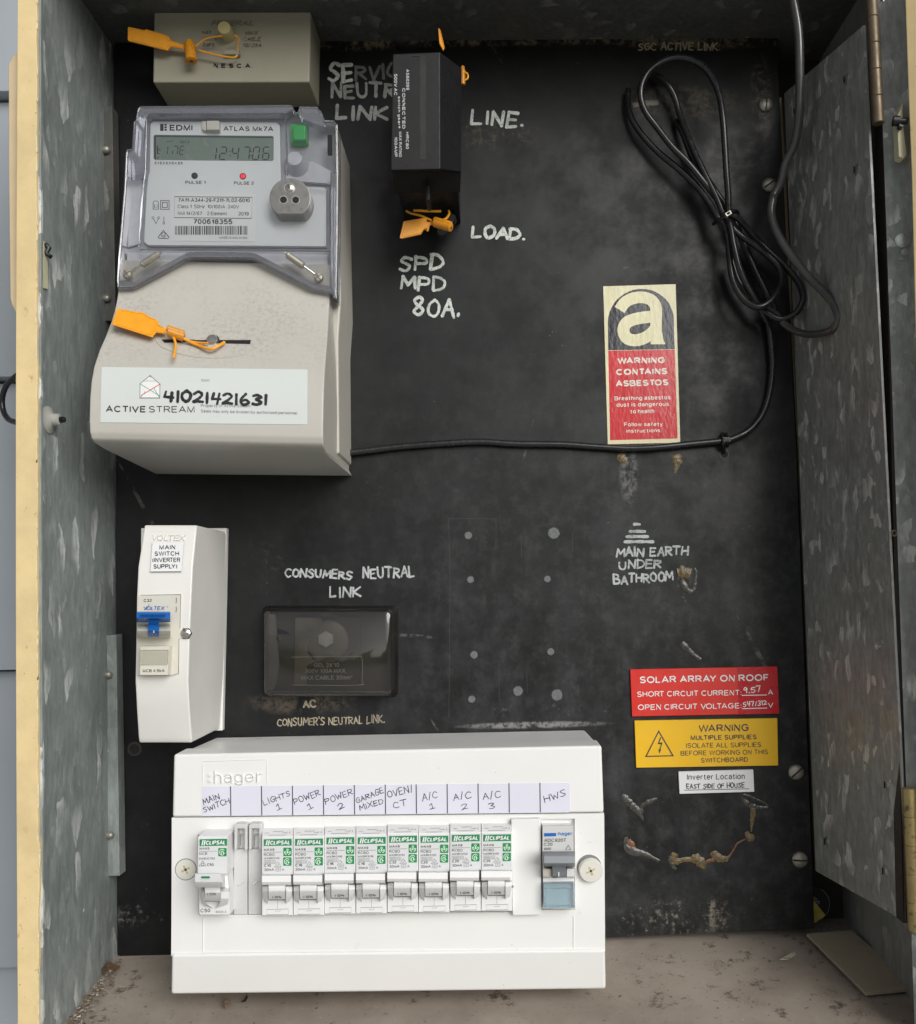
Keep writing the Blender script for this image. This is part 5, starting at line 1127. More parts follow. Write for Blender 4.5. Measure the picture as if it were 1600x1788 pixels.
# ================================================================= CONSUMER NEUTRAL LINK
ZN = Zm(445, 1050, 6.154)
cn = thing('neutral_link', 'neutral link bolt under a smoky clear rounded cover on the black panel', 'neutral link', tuple(ZN(780, 1030, 0)))
mb = MB(); mb.prism(rrect(150, 80, 1460, 985, 60), ZN, 0, 1.2, 0, .4); mb.prism(rrect(420, 165, 1130, 900, 60), ZN, 1, 3.5, 0, .8); mb.build('base_block', [M['umber']], cn)
mb = MB(); mb.prism([(430, 170), (700, 175), (740, 230), (640, 330), (575, 460), (570, 560), (640, 650), (560, 700), (560, 900), (420, 900)], ZN, 3, 6, 0, .8); mb.build('dusty_shoulder', [M['umber2']], cn)
mb = MB(); q = ZN(785, 430, 3.2); mb.lathe(q, (0, -1, 0), [(13.5, 0), (13.5, 1.2), (12, 2.4), (6, 2.8)], 0, 30); mb.build('terminal_boss', [M['umber2']], cn)
mb = MB(); q = ZN(772, 405, 5.8); mb.lathe(q, (0, -1, 0), [(5.1, 0), (5.1, 3.2)], 1, 6, math.radians(30)); mb.lathe(q, (0, -1, 0), [(4.75, 3.0), (4.5, 3.7), (.3, 3.8)], 0, 6, math.radians(30)); mb.build('bolt', [M['nut'], M['nutrim']], cn)
# moulded cover: rim, sloping sides, slightly domed face
rs_ = []
for inset, d in ((0, .3), (4, 4), (8, 11), (14, 14), (26, 15.6), (44, 16.2)):
    rs_.append([ZN(a, b, d) for a, b in rrect(78+inset+4, 46+inset+(30 if d > 3 else 0), 1545-inset-(50 if d > 3 else 0), 1030-inset*.8, 62, 5)])
mb = MB(); mb.rings(rs_, 0, 0); cv = mb.build('clear_cover', [M['smoky']], cn, 60)
mb = MB()
for t_, a, b, y in (('GEL 2X 10', 640, 905, 712), ('500V 100A MAX.', 545, 985, 772), ('MAX CABLE 35mm²', 500, 1050, 845)): mb.text(t_, ZN, a, y, b, y-4, 46, 16.15, 0, .004, 0, .22)
mb.strip(crom([(395, 600), (1090, 592), (1140, 605), (1158, 650), (1152, 850), (1110, 900), (400, 900)], 3), ZN, 16.4, 4); mb.build('moulded_lettering', [M['umber2']], cv)
mb = MB(); mb.tube([ZN(a, b, 14) for a, b in ((680, 165), (760, 150), (830, 150), (880, 185))], .8, 0, 6); mb.tube([ZN(a, b, 14) for a, b in ((690, 150), (760, 130), (820, 135))], .6, 0, 6); mb.build('lifting_tab', [M['smoky']], cv)
# ================================================================= DISTRIBUTION BOARD
ZH = Zm(280, 1250, 3.438)       # enlargement of its left half
ZR = Zm(660, 1250, 3.438)       # and of its right half
db = thing('distribution_board', 'long white plastic distribution board standing at the bottom with handwritten circuit labels', 'distribution board', tuple(P(680, 1735, 40)))
mb = MB()
o_ = [(303.5, 1319), (1050.5, 1303.5), (1057, 1727), (298.5, 1735.5)]
f = [P(a, b, 76) for a, b in o_]; cen = sum(f, Vector((0, 0, 0)))/4
bkx = [Vector((cen.x+(p.x-cen.x)*.995, -.0005, cen.z+(p.z-cen.z)*.97)) for p in f]
mb.solid(f+bkx, [[0, 1, 2, 3], [7, 6, 5, 4], [0, 4, 5, 1], [1, 5, 6, 2], [2, 6, 7, 3], [3, 7, 4, 0]], 0, 2.2, 3)
mb.build('base', [M['white']], db)
mb = MB()
mb.prism([(303, 1317.5), (1051, 1302), (1055, 1419.5), (300.5, 1427.5)], P, 60, 80.5, 0, 1.5, 3)
lid = mb.build('upper_cover', [M['white']], db)
mb = MB()
# middle band with an opening for the row of breakers
m0 = [(300, 1428), (1055, 1420), (1057, 1661), (299, 1669.5)]
op = [(345, 1455), (405, 1452), (405, 1437), (893, 1430), (946, 1429), (946, 1436), (1003, 1435), (1004, 1588), (946, 1589), (946, 1600), (893, 1600), (893, 1592), (458, 1599), (346, 1599)]
def frame(mb, outer, a0, b0, a1, b1, m, d0, d1, mi=0):
    (x0, y0_), (x1, y1_), (x2, y2_), (x3, y3_) = outer
    lx = lambda y: x0+(x3-x0)*(y-y0_)/(y3_-y0_); rx = lambda y: x1+(x2-x1)*(y-y1_)/(y2_-y1_)
    mb.prism([outer[0], outer[1], (rx(b0), b0[1] if isinstance(b0, tuple) else b0), (lx(b0), b0)], m, d0, d1, mi)
mb.prism([m0[0], m0[1], (1055.4, 1429.5), (945.5, 1429.8), (892, 1431), (892.5, 1449), (457, 1455), (404, 1455.5), (345, 1457.5), (300, 1458)], P, 60, 78.6, 0)
mb.prism([(300, 1458), (345, 1457.5), (347, 1598.5), (299.5, 1599.2)], P, 60, 78.6, 0)
mb.prism([(1004, 1429.6), (1055.4, 1429.5), (1056.6, 1588), (1004.5, 1588.6)], P, 60, 78.6, 0)
mb.prism([(299.5, 1599.2), (347, 1598.5), (893, 1592.5), (946, 1589.2), (1004.5, 1588.6), (1056.6, 1588), (1057, 1661), (299, 1669.5)], P, 60, 78.6, 0)
mb.strip([(ZH(255, 1225, 0) and 354.5, 1606), (354.5, 1664)], P, 78.75, 1.4); 
mb.build('front_cover', [M['white']], db)
mb = MB()
for seg in ([(355, 1663), (1002, 1656.5)], [(355, 1604), (355, 1663)], [(1002, 1600), (1002, 1656.5)]):
    mb.tube([P(a, b, 78.6) for a, b in seg], .42, 0, 8)
mb.tube([P(a, b, 78.6) for a, b in ((356, 1601.5), (880, 1594))], .3, 0, 8)
mb.build('moulded_border', [M['white']], db)
mb = MB()
pr = []
for (a, b, d) in ((299, 1667, 80.4), (1057.5, 1659, 80.4), (1058.5, 1728, 75.5), (298, 1737, 75.5)): pr.append(P(a, b, d))
bk = [Vector((p.x, -.060, p.z)) for p in pr]
mb.solid(pr+bk, [[0, 1, 2, 3], [7, 6, 5, 4], [0, 4, 5, 1], [1, 5, 6, 2], [2, 6, 7, 3], [3, 7, 4, 0]], 0, 1.6, 3)
mb.build('lower_cover', [M['white']], db)
mb = MB(); d = 80.5
mb.tube([ZH(a, b, d) for a, b in ((255, 412), (255, 272), (640, 262), (643, 415))], .33, 0, 6)
mb.text('hager', ZH, 322, 404, 610, 398, 72, d-.05, 0, -.004, 0, 1.2); mb.box(287, 350, 303, 366, ZH, d-.1, d+.9, 0, .15); mb.box(287, 384, 303, 400, ZH, d-.1, d+.9, 0, .15); mb.build('moulded_brand', [M['white']], lid)
# paper strip with pen labels
mb = MB(); mb.prism([(353, 1373.5), (994, 1367), (996, 1368.5), (995.5, 1417.5), (994, 1419), (352, 1425)], P, 80.3, 80.75, 0)
strip = mb.build('label_strip', [M['paper_blue']], db)
mb = MB()
for k in range(11):
    x = 403+k*54.05; yt = 1373.3-k*.62; mb.strip([(x-.4, yt), (x+.2, yt+51.4)], P, 80.86, 1.7)
mb.build('printed_divider', [M['ink_grey']], strip)
def pen(txts):
    mb = MB()
    for i, (t, a, b, c_, e_, h) in enumerate(txts): mb.hand(t, P, a, b, c_, e_, h, 80.8, 1.25, 0, .05, seed=i+int(a))
    mb.build('handwriting', [M['pen']], strip)
pen([('MAIN', 356, 1405.5, 384, 1394, 9), ('SWITCH', 356, 1418.5, 402, 1402.5, 8.5)]); pen([('LIGHTS', 462, 1406.5, 508, 1389.5, 9), ('i', 484, 1415.5, 493, 1411, 9)])
pen([('POWER', 515, 1405, 560, 1388, 9.5), ('i', 539, 1414, 548, 1410, 9)]); pen([('POWER', 569, 1404.5, 617, 1386.5, 9.5), ('2', 592, 1414, 602, 1409.5, 9)])
pen([('GARAGE', 623, 1402.5, 671, 1384, 9), ('MIXED', 629, 1416, 670, 1402.5, 9)]); pen([('OVEN/', 678, 1393.5, 722, 1382, 11), ('CT', 688, 1412, 711, 1406, 10)])
pen([('A/C', 738, 1398, 765, 1393, 11.5), ('i', 751, 1413, 760, 1410.5, 9)]); pen([('A/C', 792, 1398, 823, 1392, 12), ('2', 806, 1414, 818, 1411, 9.5)]); pen([('A/C', 844, 1397, 875, 1392, 12), ('3', 855, 1413.5, 866, 1410.5, 9.5)]); pen([('HWS', 952, 1401, 989, 1389.5, 11)])
for cx_, cy_, d, r, nm in ((325, 1518, 78.4, 17.5, 'flush'), (1031, 1518, 80, 21, 'proud')):
    mb = MB(); q = P(cx_, cy_, d); rm = r/3.12
    if nm == 'flush':
        mb.lathe(q, (0, -1, 0), [(rm*1.07, .1), (rm*1.07, .35), (rm*1.0, .35)], 1, 32); mb.lathe(q, (0, -1, 0), [(rm, .1), (rm*.98, .7), (.2, .9)], 0, 32); hh_ = .9
    else:
        q0 = P(1029, 1514, 78.3); mb.lathe(q0, (0, -1, 0), [(rm*1.03, .1), (rm*1.03, .4), (rm*.95, .4)], 1, 32); mb.lathe(q, (.05, -1, -.08), [(rm*.8, -2), (rm*.98, 0), (rm*.98, 2.2), (rm*.9, 2.9), (.3, 3.2)], 0, 32); hh_ = 3.25
    for an in (25, 115):
        c, s_ = math.cos(math.radians(an)), math.sin(math.radians(an)); mb.box(-2.5, -.55, 2.5, .55, _wrap(lambda a, b, dd_: q+Vector(((a*c-b*s_)*MM, -dd_*MM, (a*s_+b*c)*MM)), 1), hh_-.9, hh_+.02, 2)
    mb.build('cover_screw', [M['screw_white'], M['ink_pale'], M['cream_mark']], db)

# ----------------------------------------------------------------- circuit breakers in the row
GB = 'circuit breakers in the distribution board'
def local(x0, y0_): return _wrap(lambda a, b, d: P(x0+a, y0_+b, d), -1)
def body(mb, m, rows, mi=0, bevel=.3):
    rs_ = []
    for (b, a0, a1, d) in rows:
        l, r = m(a0, b, d), m(a1, b, d); rs_.append([Vector((l.x, -.062, l.z)), l, r, Vector((r.x, -.062, r.z))])
    mb.rings(rs_, mi, bevel, 2, ang=25)
def logo(par, m, a0, b0, a1, b1, d):
    mb = MB(); mb.prism([(a0, b0), (a1, b0-.9), (a1, b1-.9), (a0, b1)], m, d-.1, d+.10); g = mb.build('brand_panel', [M['green']], par)
    mb = MB(); w = a1-a0; h = b1-b0
    for k in (0, 1): x = a0+w*.06+k*w*.075; mb.flat([(x+h*.16, b0+h*.13), (x+h*.16+w*.05, b0+h*.13), (x+w*.05, b1-h*.12), (x, b1-h*.12)], m, d+.2)
    mb.text('CLIPSAL', m, a0+w*.23, b1-h*.16, a1-w*.06, b1-h*.16-.75, h*.66, d+.2, 0, .035, .22); mb.build('lettering', [M['sign_white']], g)
def icon(par, m, a0, b0, s, d, kind):
    mb = MB(); mb.prism(rrect(a0, b0, a0+s, b0+s, 1.4, 3), m, d-.1, d+.10); g = mb.build('safety_symbol', [M['green']], par)
    mb = MB(); c = (a0+s/2, b0+s/2); k = s/15; D = d+.2
    if kind == 'hands':
        mb.strip([(c[0]-5.4*k, c[1]-1*k), (c[0]-4.6*k, c[1]+3*k), (c[0]-1.5*k, c[1]+5*k)], m, D, 1.5*k); mb.strip([(c[0]+5.4*k, c[1]-1*k), (c[0]+4.6*k, c[1]+3*k), (c[0]+1.5*k, c[1]+5*k)], m, D, 1.5*k)
        mb.strip([(c[0]-4*k, c[1]-1.5*k), (c[0]-2*k, c[1]+2*k)], m, D, 1.2*k); mb.strip([(c[0]+4*k, c[1]-1.5*k), (c[0]+2*k, c[1]+2*k)], m, D, 1.2*k)
        mb.strip(arc(c[0], c[1]-3.8*k, 1.6*k, 0, 345, 10), m, D, 1.1*k, 0, True); mb.strip([(c[0], c[1]-2*k), (c[0], c[1]+2.5*k)], m, D, 2.2*k)
    else:
        mb.strip([(c[0]+r*k*5.6*math.cos(math.radians(t)), c[1]+r*k*5.6*math.sin(math.radians(t))) for t, r in ((60, .9), (100, 1), (150, 1), (200, 1), (250, 1), (290, .95), (320, .8))], m, D, 1.2*k)
        mb.strip([(c[0]-1.5*k, c[1]+4*k), (c[0]-2.5*k, c[1]), (c[0]-.5*k, c[1]-2.4*k), (c[0]+2*k, c[1]-1*k)], m, D, 1.3*k); mb.flat([(c[0]+.2*k, c[1]-1.6*k), (c[0]+5.2*k, c[1]+2.2*k), (c[0]+2.6*k, c[1]+2.4*k), (c[0]+1.4*k, c[1]+4.4*k)], m, D)
    mb.build('symbol_print', [M['lime']], g)
def rcbo(i, model, rate, label):
    x0 = 457.2+i*54.75; y0_ = 1449.3-i*1.22+(0, .7, -.5, .4, -.8, .6, -.3, .5)[i]; dj = (0, .5, -.3, .3, .7, -.2, .4, 0)[i]; m = _wrap(lambda a, b, d, x0=x0, y0_=y0_, dj=dj: P(x0+a, y0_+b, d+dj), -1); sh = -.012
    t = thing('circuit_breaker', label, 'circuit breaker', tuple(m(27, 148, 78)), GB)
    mb = MB(); body(mb, m, [(-2, .6, 54.2, 81), (11, .6, 54.2, 88.6), (12, .6, 54.2, 88.8), (78, .6, 54.2, 88.8), (80, .6, 54.2, 86.5), (149, .6, 54.2, 86.5), (150, .6, 54.2, 84)]); mb.build('case', [M['white2']], t)
    mb = MB(); mb.prism([(3, 14.5), (53, 13.8), (53, 77), (2.4, 77.6)], m, 88.5, 88.98); mb.build('front_label', [M['label_grey']], t)
    D = 89.15
    logo(t, m, 3.6, 16.6, 52.2, 28.2, 89.0)
    icon(t, m, 37.6, 31.2, 14.6, 89.0, 'hands'); icon(t, m, 37.4, 48, 14.6, 89.0, 'finger')
    mb = MB()
    tx = lambda s_, a, b, y, h, mi=0, bo=0: mb.text(s_, m, a, y, b, y-(b-a)*.015, h, D, mi, bo)
    tx('MAX9', 4, 22, 36.8, 4.2, 0, .01); tx('RCBO', 4, 22.5, 45.6, 4.6); tx(model, 4, 31, 51.6, 3.6); tx(rate, 4, 16, 64.6, 4.6, 0, .012); tx('30mA', 4, 21.5, 72, 4.7)
    tx('6000', 5.5, 16, 58, 3.2, 1); tx('3', 20, 22.5, 58, 3.2, 1); tx('A', 35.4, 39, 71.2, 4, 0)
    mb.strip([(4, 39.2), (35, 38.6)], m, D, .5); mb.strip([(4, 53.6), (17.5, 53.4), (17.5, 58.8), (4, 59)], m, D, .45, 1, True); mb.strip([(18.8, 53.4), (24, 53.3), (24, 58.7), (18.8, 58.8)], m, D, .45, 1, True)
    mb.strip([(28, 56), (34.2, 64.2), (22, 64.6)], m, D, .6, 1, True); mb.strip([(25, 61.5), (27, 63.2), (31, 58.6)], m, D, .6, 1)
    mb.strip([(24.5, 66.5), (33, 66.2), (33, 71.8), (24.5, 72)], m, D, .5, 1, True); mb.strip([(28.7, 66.4), (28.7, 71.8)], m, D, .4, 1); mb.strip([(24.5, 69.2), (33, 69)], m, D, .4, 1)
    sl_ = lambda a, b: 81.2+(b+2)*7.6/13+.22
    for seg in (((6, 5.5), (13, 5.2)), ((36, 5.4), (40, 4.4), (42, 5.2)), ((45, 3.2), (42.8, 4.6), (45, 6)), ((50, 3.1), (47.8, 4.5), (50, 5.9)), ((12, 9.2), (42, 8.6)), ((20, 2.6), (38, 2.2))): mb.strip(list(seg), m, sl_, .55, 1)
    mb.build('lettering', [M['ink_grey'], M['ink_pale']], t)
    mb = MB(); rs_ = []
    for b, d in ((78, 88), (78.6, 95.5), (80, 97.5), (91, 98.8), (95.5, 97.8), (97, 95), (97, 87)): rs_.append([m(1, b, 86.4), m(.2, b, d), m(51, b, d), m(50.6, b, 86.4)])
    mb.rings(rs_, 0, .7, 3, ang=30)
    tg = mb.build('toggle', [M['white2']], t)
    mb = MB(); rs_ = []
    for b, d in ((94, 94.5), (100, 96.6), (106, 96.6), (108, 96.2), (120, 92.5), (122, 89)): rs_.append([m(11.6, b, 86.4), m(11.6, b, d), m(41.5, b, d), m(41.5, b, 86.4)])
    mb.rings(rs_, 0, .2, 1, ang=50); mb.build('toggle_drum', [M['white2']], tg)
    mb = MB(); mb.text('I ON', m, 18.5, 119.5, 34.5, 119.2, 3.6, lambda a, b: 92.75+(120-b)*.31, 0, .012); mb.strip([(11.8, 122.6), (41.4, 122.2)], m, 89.4, .9); mb.build('lettering', [M['ink']], tg)
    for a0, a1, cut in ((.8, 10.6, 1), (42.4, 53.4, -1)):
        mb = MB(); rs_ = []
        for b, d, k in ((95, 88, 0), (99, 96, 0), (107, 97.5, 0), (116, 95, 1), (124, 91, 3.4), (128.5, 87.2, 6)):
            l, r = (a0+(k if cut > 0 else 0), a1) if cut > 0 else (a0, a1-k)
            rs_.append([m(l, b, 86), m(l, b, d-(4 if cut > 0 else 0)), m(r, b, d-(0 if cut > 0 else 4)), m(r, b, 86)])
        mb.rings(rs_, 0, .6, 2, ang=25); mb.build('toggle_guard', [M['white2']], t)
    mb = MB(); mb.strip([(8.6, 139), (46.6, 138.2), (46.8, 147.4), (8.6, 148)], m, 86.66, .55, 0, True); mb.strip([(27.5, 124), (27.5, 138)], m, 86.66, .45); mb.strip([(23, 142), (33, 141.6)], m, 86.66, .6); mb.flat([(25.5, 142), (29, 142), (28, 146), (26.5, 146)], m, 86.66, 1)
    mb.build('printed_mark', [M['ink_pale'], M['white']], t)
    mb = MB(); mb.lathe(m(54.6, 107, 86.6), (0, -1, 0), [(.75, 0), (.7, .25), (.1, .3)], 0, 10); mb.build('rivet', [M['ink_pale']], t)
    return t
for i, (md, rt, wh) in enumerate((('MX9R3110', 'C10', 'first white breaker right of the grey fillers, below LIGHTS 1'), ('MX9R3116', 'C16', 'white breaker with green logo below the POWER 1 label'), ('MX9R3116', 'C16', 'white breaker with green logo below the POWER 2 label'), ('MX9R3116', 'C16', 'white breaker with green logo below the GARAGE MIXED label'), ('MX9R3132', 'C32', 'white breaker rated C32 below the OVEN/CT label'), ('MX9R3120', 'C20', 'white breaker with green logo below the A/C 1 label'), ('MX9R3120', 'C20', 'white breaker with green logo below the A/C 2 label'), ('MX9R3120', 'C20', 'white breaker below A/C 3, beside the blank white plate'))):
    rcbo(i, md, rt, wh)
# main switch at the left end
ZS = Zm(335, 1430, 6.667)
t = thing('circuit_breaker', 'leftmost breaker below MAIN SWITCH with big white toggle and one green square', 'circuit breaker', tuple(ZS(250, 1110, 80)), GB)
mb = MB(); rs_ = []
for b, a0, a1, d in ((145, 140, 420, 84), (205, 72, 415, 91.5), (640, 70, 415, 92), (655, 72, 418, 89.5), (950, 80, 440, 89.5), (1118, 88, 440, 88.5)):
    l, r = ZS(a0, b, d), ZS(a1, b, d); rs_.append([Vector((l.x, -.062, l.z)), l, r, Vector((r.x, -.062, r.z))])
mb.rings(rs_, 0, .3, 2, ang=25); mb.build('case', [M['white2']], t)
mb = MB(); D = 92.3
mb.prism([(92, 232), (412, 228), (412, 632), (82, 638)], ZS, 91.9, 92.15); mb.build('front_label', [M['label_grey']], t)
m = local(335+92/6.667, 1430+238/6.667); logo(t, m, 0, 0, 47.8, 12, 92.1); icon(t, local(335+308/6.667, 1430+340/6.667), 0, 0, 14.6, 92.1, 'finger')
mb = MB()
for s_, a, b, y, h, bo in (('MAX9', 92, 205, 360, 27, .01), ('MCB', 88, 180, 420, 31, 0), ('MX9MC150', 84, 270, 475, 25, 0), ('C50', 178, 255, 552, 34, .01)): mb.text(s_, ZS, a, y, b, y-2, h, D, 0, bo)
mb.strip([(92, 378), (300, 376)], ZS, D, 3); mb.strip([(127, 490), (165, 548), (86, 550)], ZS, D, 4, 0, True); mb.strip(arc(127, 530, 14, 0, 350, 10), ZS, D, 4); 
mb.build('lettering', [M['ink_grey']], t)
mb = MB(); mb.text('C50', ZS, 102, 1090, 215, 1086, 42, 88.95, 0, .006); mb.text('6000 3', ZS, 280, 1096, 400, 1094, 26, 88.95, 1)
mb.build('rating_print', [M['ink_grey'], M['ink_pale']], t)
mb = MB(); rs_ = []
for b, d in ((632, 90), (640, 107), (720, 112), (735, 113.5), (790, 110), (800, 104), (800, 90)): rs_.append([ZS(45, b, 89), ZS(36, b, d), ZS(330+(28 if b > 660 else 0), b, d), ZS(392, b, 89)])
mb.rings(rs_, 0, .9, 3, ang=25); tg = mb.build('toggle', [M['white2']], t)
mb = MB(); tgd = lambda a, b: 107.2+(b-640)*5/80
mb.flat(rrect(108, 668, 212, 692, 11), ZS, lambda a, b: tgd(a, b)+.45); mb.build('green_mark', [M['green']], tg)
mb = MB(); rs_ = []
for b, d in ((790, 101), (860, 102), (955, 97), (965, 90)): rs_.append([ZS(150, b, 89), ZS(150, b, d), ZS(335, b, d), ZS(335, b, 89)])
mb.rings(rs_, 0, .3, 2, ang=40); mb.strip([(150, 958), (338, 966)], ZS, 98.2, 6, 1); mb.text('I ON', ZS, 183, 893, 280, 890, 30, lambda a, b: 102.3-(b-860)*.053+.25, 2, .006); mb.build('toggle_drum', [M['white2'], M['umber2'], M['ink_grey']], tg)
for a0, a1, k in ((105, 146, 1), (340, 440, -1)):
    mb = MB(); rs_ = []
    for b, d, kk in ((800, 92, 0), (850, 100, 0), (930, 99, 4), (1000, 94, 22), (1040, 89.6, 70)):
        l, r = (a0+(kk if k > 0 else 0), a1+(kk*1.5 if k > 0 else 0)) if k > 0 else (a0-kk, a1-kk)
        rs_.append([ZS(l, b, 88), ZS(l, b, d-(3 if k > 0 else 0)), ZS(r, b, d-(0 if k > 0 else 5)), ZS(r, b, 88)])
    mb.rings(rs_, 0, .6, 2, ang=25); mb.build('toggle_guard', [M['white2']], t)
# grey pole fillers
for k, x0 in enumerate((408, 433.3)):
    t = thing('pole_filler', ('left' if k == 0 else 'right') + ' of the two narrow grey pole fillers beside the MAIN SWITCH breaker', 'pole filler', tuple(P(x0+12, 1597, 80)), 'grey pole fillers')
    m = local(x0, 1438.5-k*.5); w = 24.2
    mb = MB(); body(mb, m, [(45, .4, w, 79.6), (159, .4, w, 79.6)]); mb.build('panel', [M['grey_pl']], t)
    mb = MB(); mb.strip([(4, 66), (4, 62), (15, 52)], m, 79.75, .8); mb.strip([(4, 146), (6, 149), (20, 137)], m, 79.75, .8); mb.tube([m(8, 107, 79.7), m(17, 100, 79.7)], .7, 0, 8); mb.build('moulded_line', [M['label_grey']], t)
    mb = MB(); mb.prism([(1, 4), (4, .6), (21, .4), (w-.2, 3), (w-.2, 46), (w-5.5, 46), (w-5.5, 9), (6.2, 9), (5.5, 46), (1, 46)], m, 70, 84.5, 0, .5, 2); mb.build('hook', [M['grey_pl']], t)
    mb = MB(); mb.box(6, 8, w-5.2, 46, m, 60, 72); mb.box(6.2, 14, w-5.4, 19, m, 72, 78.5, 1); mb.box(6.2, 19, w-5.4, 40, m, 70, 75.5, 1); mb.build('pocket', [M['umber'], M['grey_pl']], t)
t = thing('blanking_plate', 'plain white blanking plate between the A/C 3 breaker and the grey toggle', 'blanking plate', tuple(P(920, 1598, 80)))
mb = MB(); mb.prism([(892.6, 1431), (945, 1429.5), (946, 1598.5), (895, 1599.5)], P, 60, 83, 0, .9, 2); mb.build('plate', [M['white']], t)
# breaker with grey toggle at the right end
Z5 = Zm(780, 1420, 5.714)
t = thing('circuit_breaker', 'rightmost breaker below HWS with grey toggle and blue clear window', 'circuit breaker', tuple(Z5(1120, 950, 80)), GB)
mb = MB(); body(mb, Z5, [(118, 958, 1258, 81), (128, 956, 1262, 84.5), (385, 956, 1268, 85.5), (390, 958, 1270, 84), (955, 968, 1280, 84)]); mb.build('case', [M['white2']], t)
mb = MB(); mb.prism([(960, 128), (1262, 126), (1266, 384), (962, 386)], Z5, 84, 85.75); mb.build('front_label', [M['grey_pl']], t)
mb = MB(); D = 86.0; mb.flat([(975, 200), (1094, 198), (1094, 230), (975, 233)], Z5, D); mb.text(':hager', Z5, 1106, 224, 1256, 221, 38, D, 1, .012); mb.build('brand_print', [M['blue'], mat('light_blue_print', (.05, .22, .55), .5)], t)
mb = MB()
for s_, a, b, y, h in (('ADC920T', 975, 1195, 288, 34), ('C20', 973, 1058, 328, 32), ('6000', 976, 1042, 368, 24)): mb.text(s_, Z5, a, y, b, y-2, h, D, 0)
mb.strip([(1215, 320), (1240, 366), (1188, 368)], Z5, D, 4, 0, True); mb.build('lettering', [M['ink_grey']], t)
mb = MB(); rs_ = []
for b, d in ((380, 88), (386, 97), (430, 102), (500, 103), (528, 99), (532, 88)): rs_.append([Z5(975, b, 85), Z5(973, b, d), Z5(1283, b, d), Z5(1278, b, 85)])
mb.rings(rs_, 0, .5, 2, ang=30)
rs_ = []
for b, d in ((500, 96), (560, 93), (630, 91.5), (644, 86)): rs_.append([Z5(1055, b, 84), Z5(1055, b, d), Z5(1192, b, d), Z5(1192, b, 84)])
mb.rings(rs_, 0, .3, 1, ang=40); tg = mb.build('toggle', [M['mid_grey']], t)
mb = MB(); mb.box(1113, 588, 1125, 632, Z5, 90, 92.6); mb.build('lettering', [M['sign_white']], tg)
mb = MB(); mb.box(1058, 634, 1106, 646, Z5, 84, 88); mb.build('toggle_gap', [M['ink']], tg)
for a0, a1 in ((962, 1050), (1198, 1278)):
    mb = MB(); rs_ = []
    for b, d in ((534, 86), (560, 90), (635, 88.5), (648, 84.5)): rs_.append([Z5(a0, b, 84), Z5(a0, b, d), Z5(a1, b, d), Z5(a1, b, 84)])
    mb.rings(rs_, 0, .4, 2, ang=30); mb.build('toggle_guard', [M['offwhite'] if a0 < 1000 else M['white2']], t)
mb = MB(); mb.prism([(970, 708), (1278, 702), (1280, 950), (968, 955)], Z5, 84.1, 88.5, 0, .5, 2); wd = mb.build('label_window', [M['clear_blue']], t)
mb = MB(); mb.tube([Z5(a, b, 88.3) for a, b in ((978, 750), (1268, 745))], .35, 0, 6); mb.tube([Z5(a, b, 88.3) for a, b in ((985, 925), (1265, 920))], .4, 0, 6); mb.tube([Z5(a, b, 88.3) for a, b in ((988, 750), (985, 945))], .35, 0, 6); mb.tube([Z5(a, b, 88.3) for a, b in ((1255, 750), (1258, 945))], .35, 0, 6); mb.build('window_edge', [M['clear_blue']], wd)

# ================================================================= ENGRAVED SIGNS
ZG = Zm(1040, 1140, 2.759)
sg = thing('safety_sign', 'red engraved sign about the solar array on the roof', 'sign', tuple(ZG(525, 305, 0)), 'engraved signs')
mb = MB(); mb.prism([(168, 80), (876, 66), (886, 293), (177, 307)], ZG, 0, 1.8, 0, .2, 1); pl_ = mb.build('plate', [M['red']], sg)
mb = MB(); mb.prism([(684, 70), (876, 66), (886, 293), (690, 297)], ZG, 1.7, 1.92); mb.build('clear_tape', [M['red_tape']], sg)
mb = MB(); d = 2.05
for s_, a, b, y, y2, h, bo in (('SOLAR ARRAY ON ROOF', 215, 836, 147, 135, 33, .012), ('SHORT CIRCUIT CURRENT:', 202, 704, 213, 205, 27, .004), ('A', 831, 857, 203, 202, 25, .004), ('OPEN CIRCUIT VOLTAGE:', 205, 704, 276, 268, 27, .004), ('V', 832, 858, 265, 264, 25, .004)): mb.text(s_, ZG, a, y, b, y2, h, d, 0, bo)
mb.strip([(706, 205), (826, 203)], ZG, d, 4); mb.strip([(708, 269), (828, 266)], ZG, d, 4); mb.build('lettering', [M['white_print']], pl_)
mb = MB(); mb.hand('9.57', ZG, 713, 196, 798, 186, 25, 2.0, 4.5, 0, .05, 2); mb.hand('547/312', ZG, 712, 259, 826, 250, 20, 2.0, 4, 0, .05, 5); mb.build('handwriting', [M['white_print']], pl_)
sg = thing('safety_sign', 'yellow engraved warning sign about multiple supplies, with a lightning triangle', 'sign', tuple(ZG(535, 552, 0)), 'engraved signs')
mb = MB(); mb.prism([(189, 327), (877, 315), (881, 543), (197, 554)], ZG, 0, 1.8, 0, .2, 1); pl_ = mb.build('plate', [M['yellow']], sg)
mb = MB()
for s_, a, b, y, y2, h, bo in (('WARNING', 498, 740, 382, 377, 35, .008), ('MULTIPLE SUPPLIES', 459, 777, 421, 417, 24, .014), ('ISOLATE ALL SUPPLIES', 438, 799, 459, 454, 24, 0), ('BEFORE WORKING ON THIS', 411, 832, 496, 489, 24, 0), ('SWITCHBOARD', 510, 735, 530, 526, 24, .006)): mb.text(s_, ZG, a, y, b, y2, h, 1.95, 0, bo)
mb.strip([(305, 378), (374, 496), (244, 499)], ZG, 1.95, 6, 0, True); mb.flat([(312, 408), (300, 440), (316, 441), (306, 468), (302, 464), (310, 486), (318, 462), (313, 464), (324, 432), (308, 432), (318, 408)], ZG, 1.95); mb.build('lettering', [M['ink_grey']], pl_)
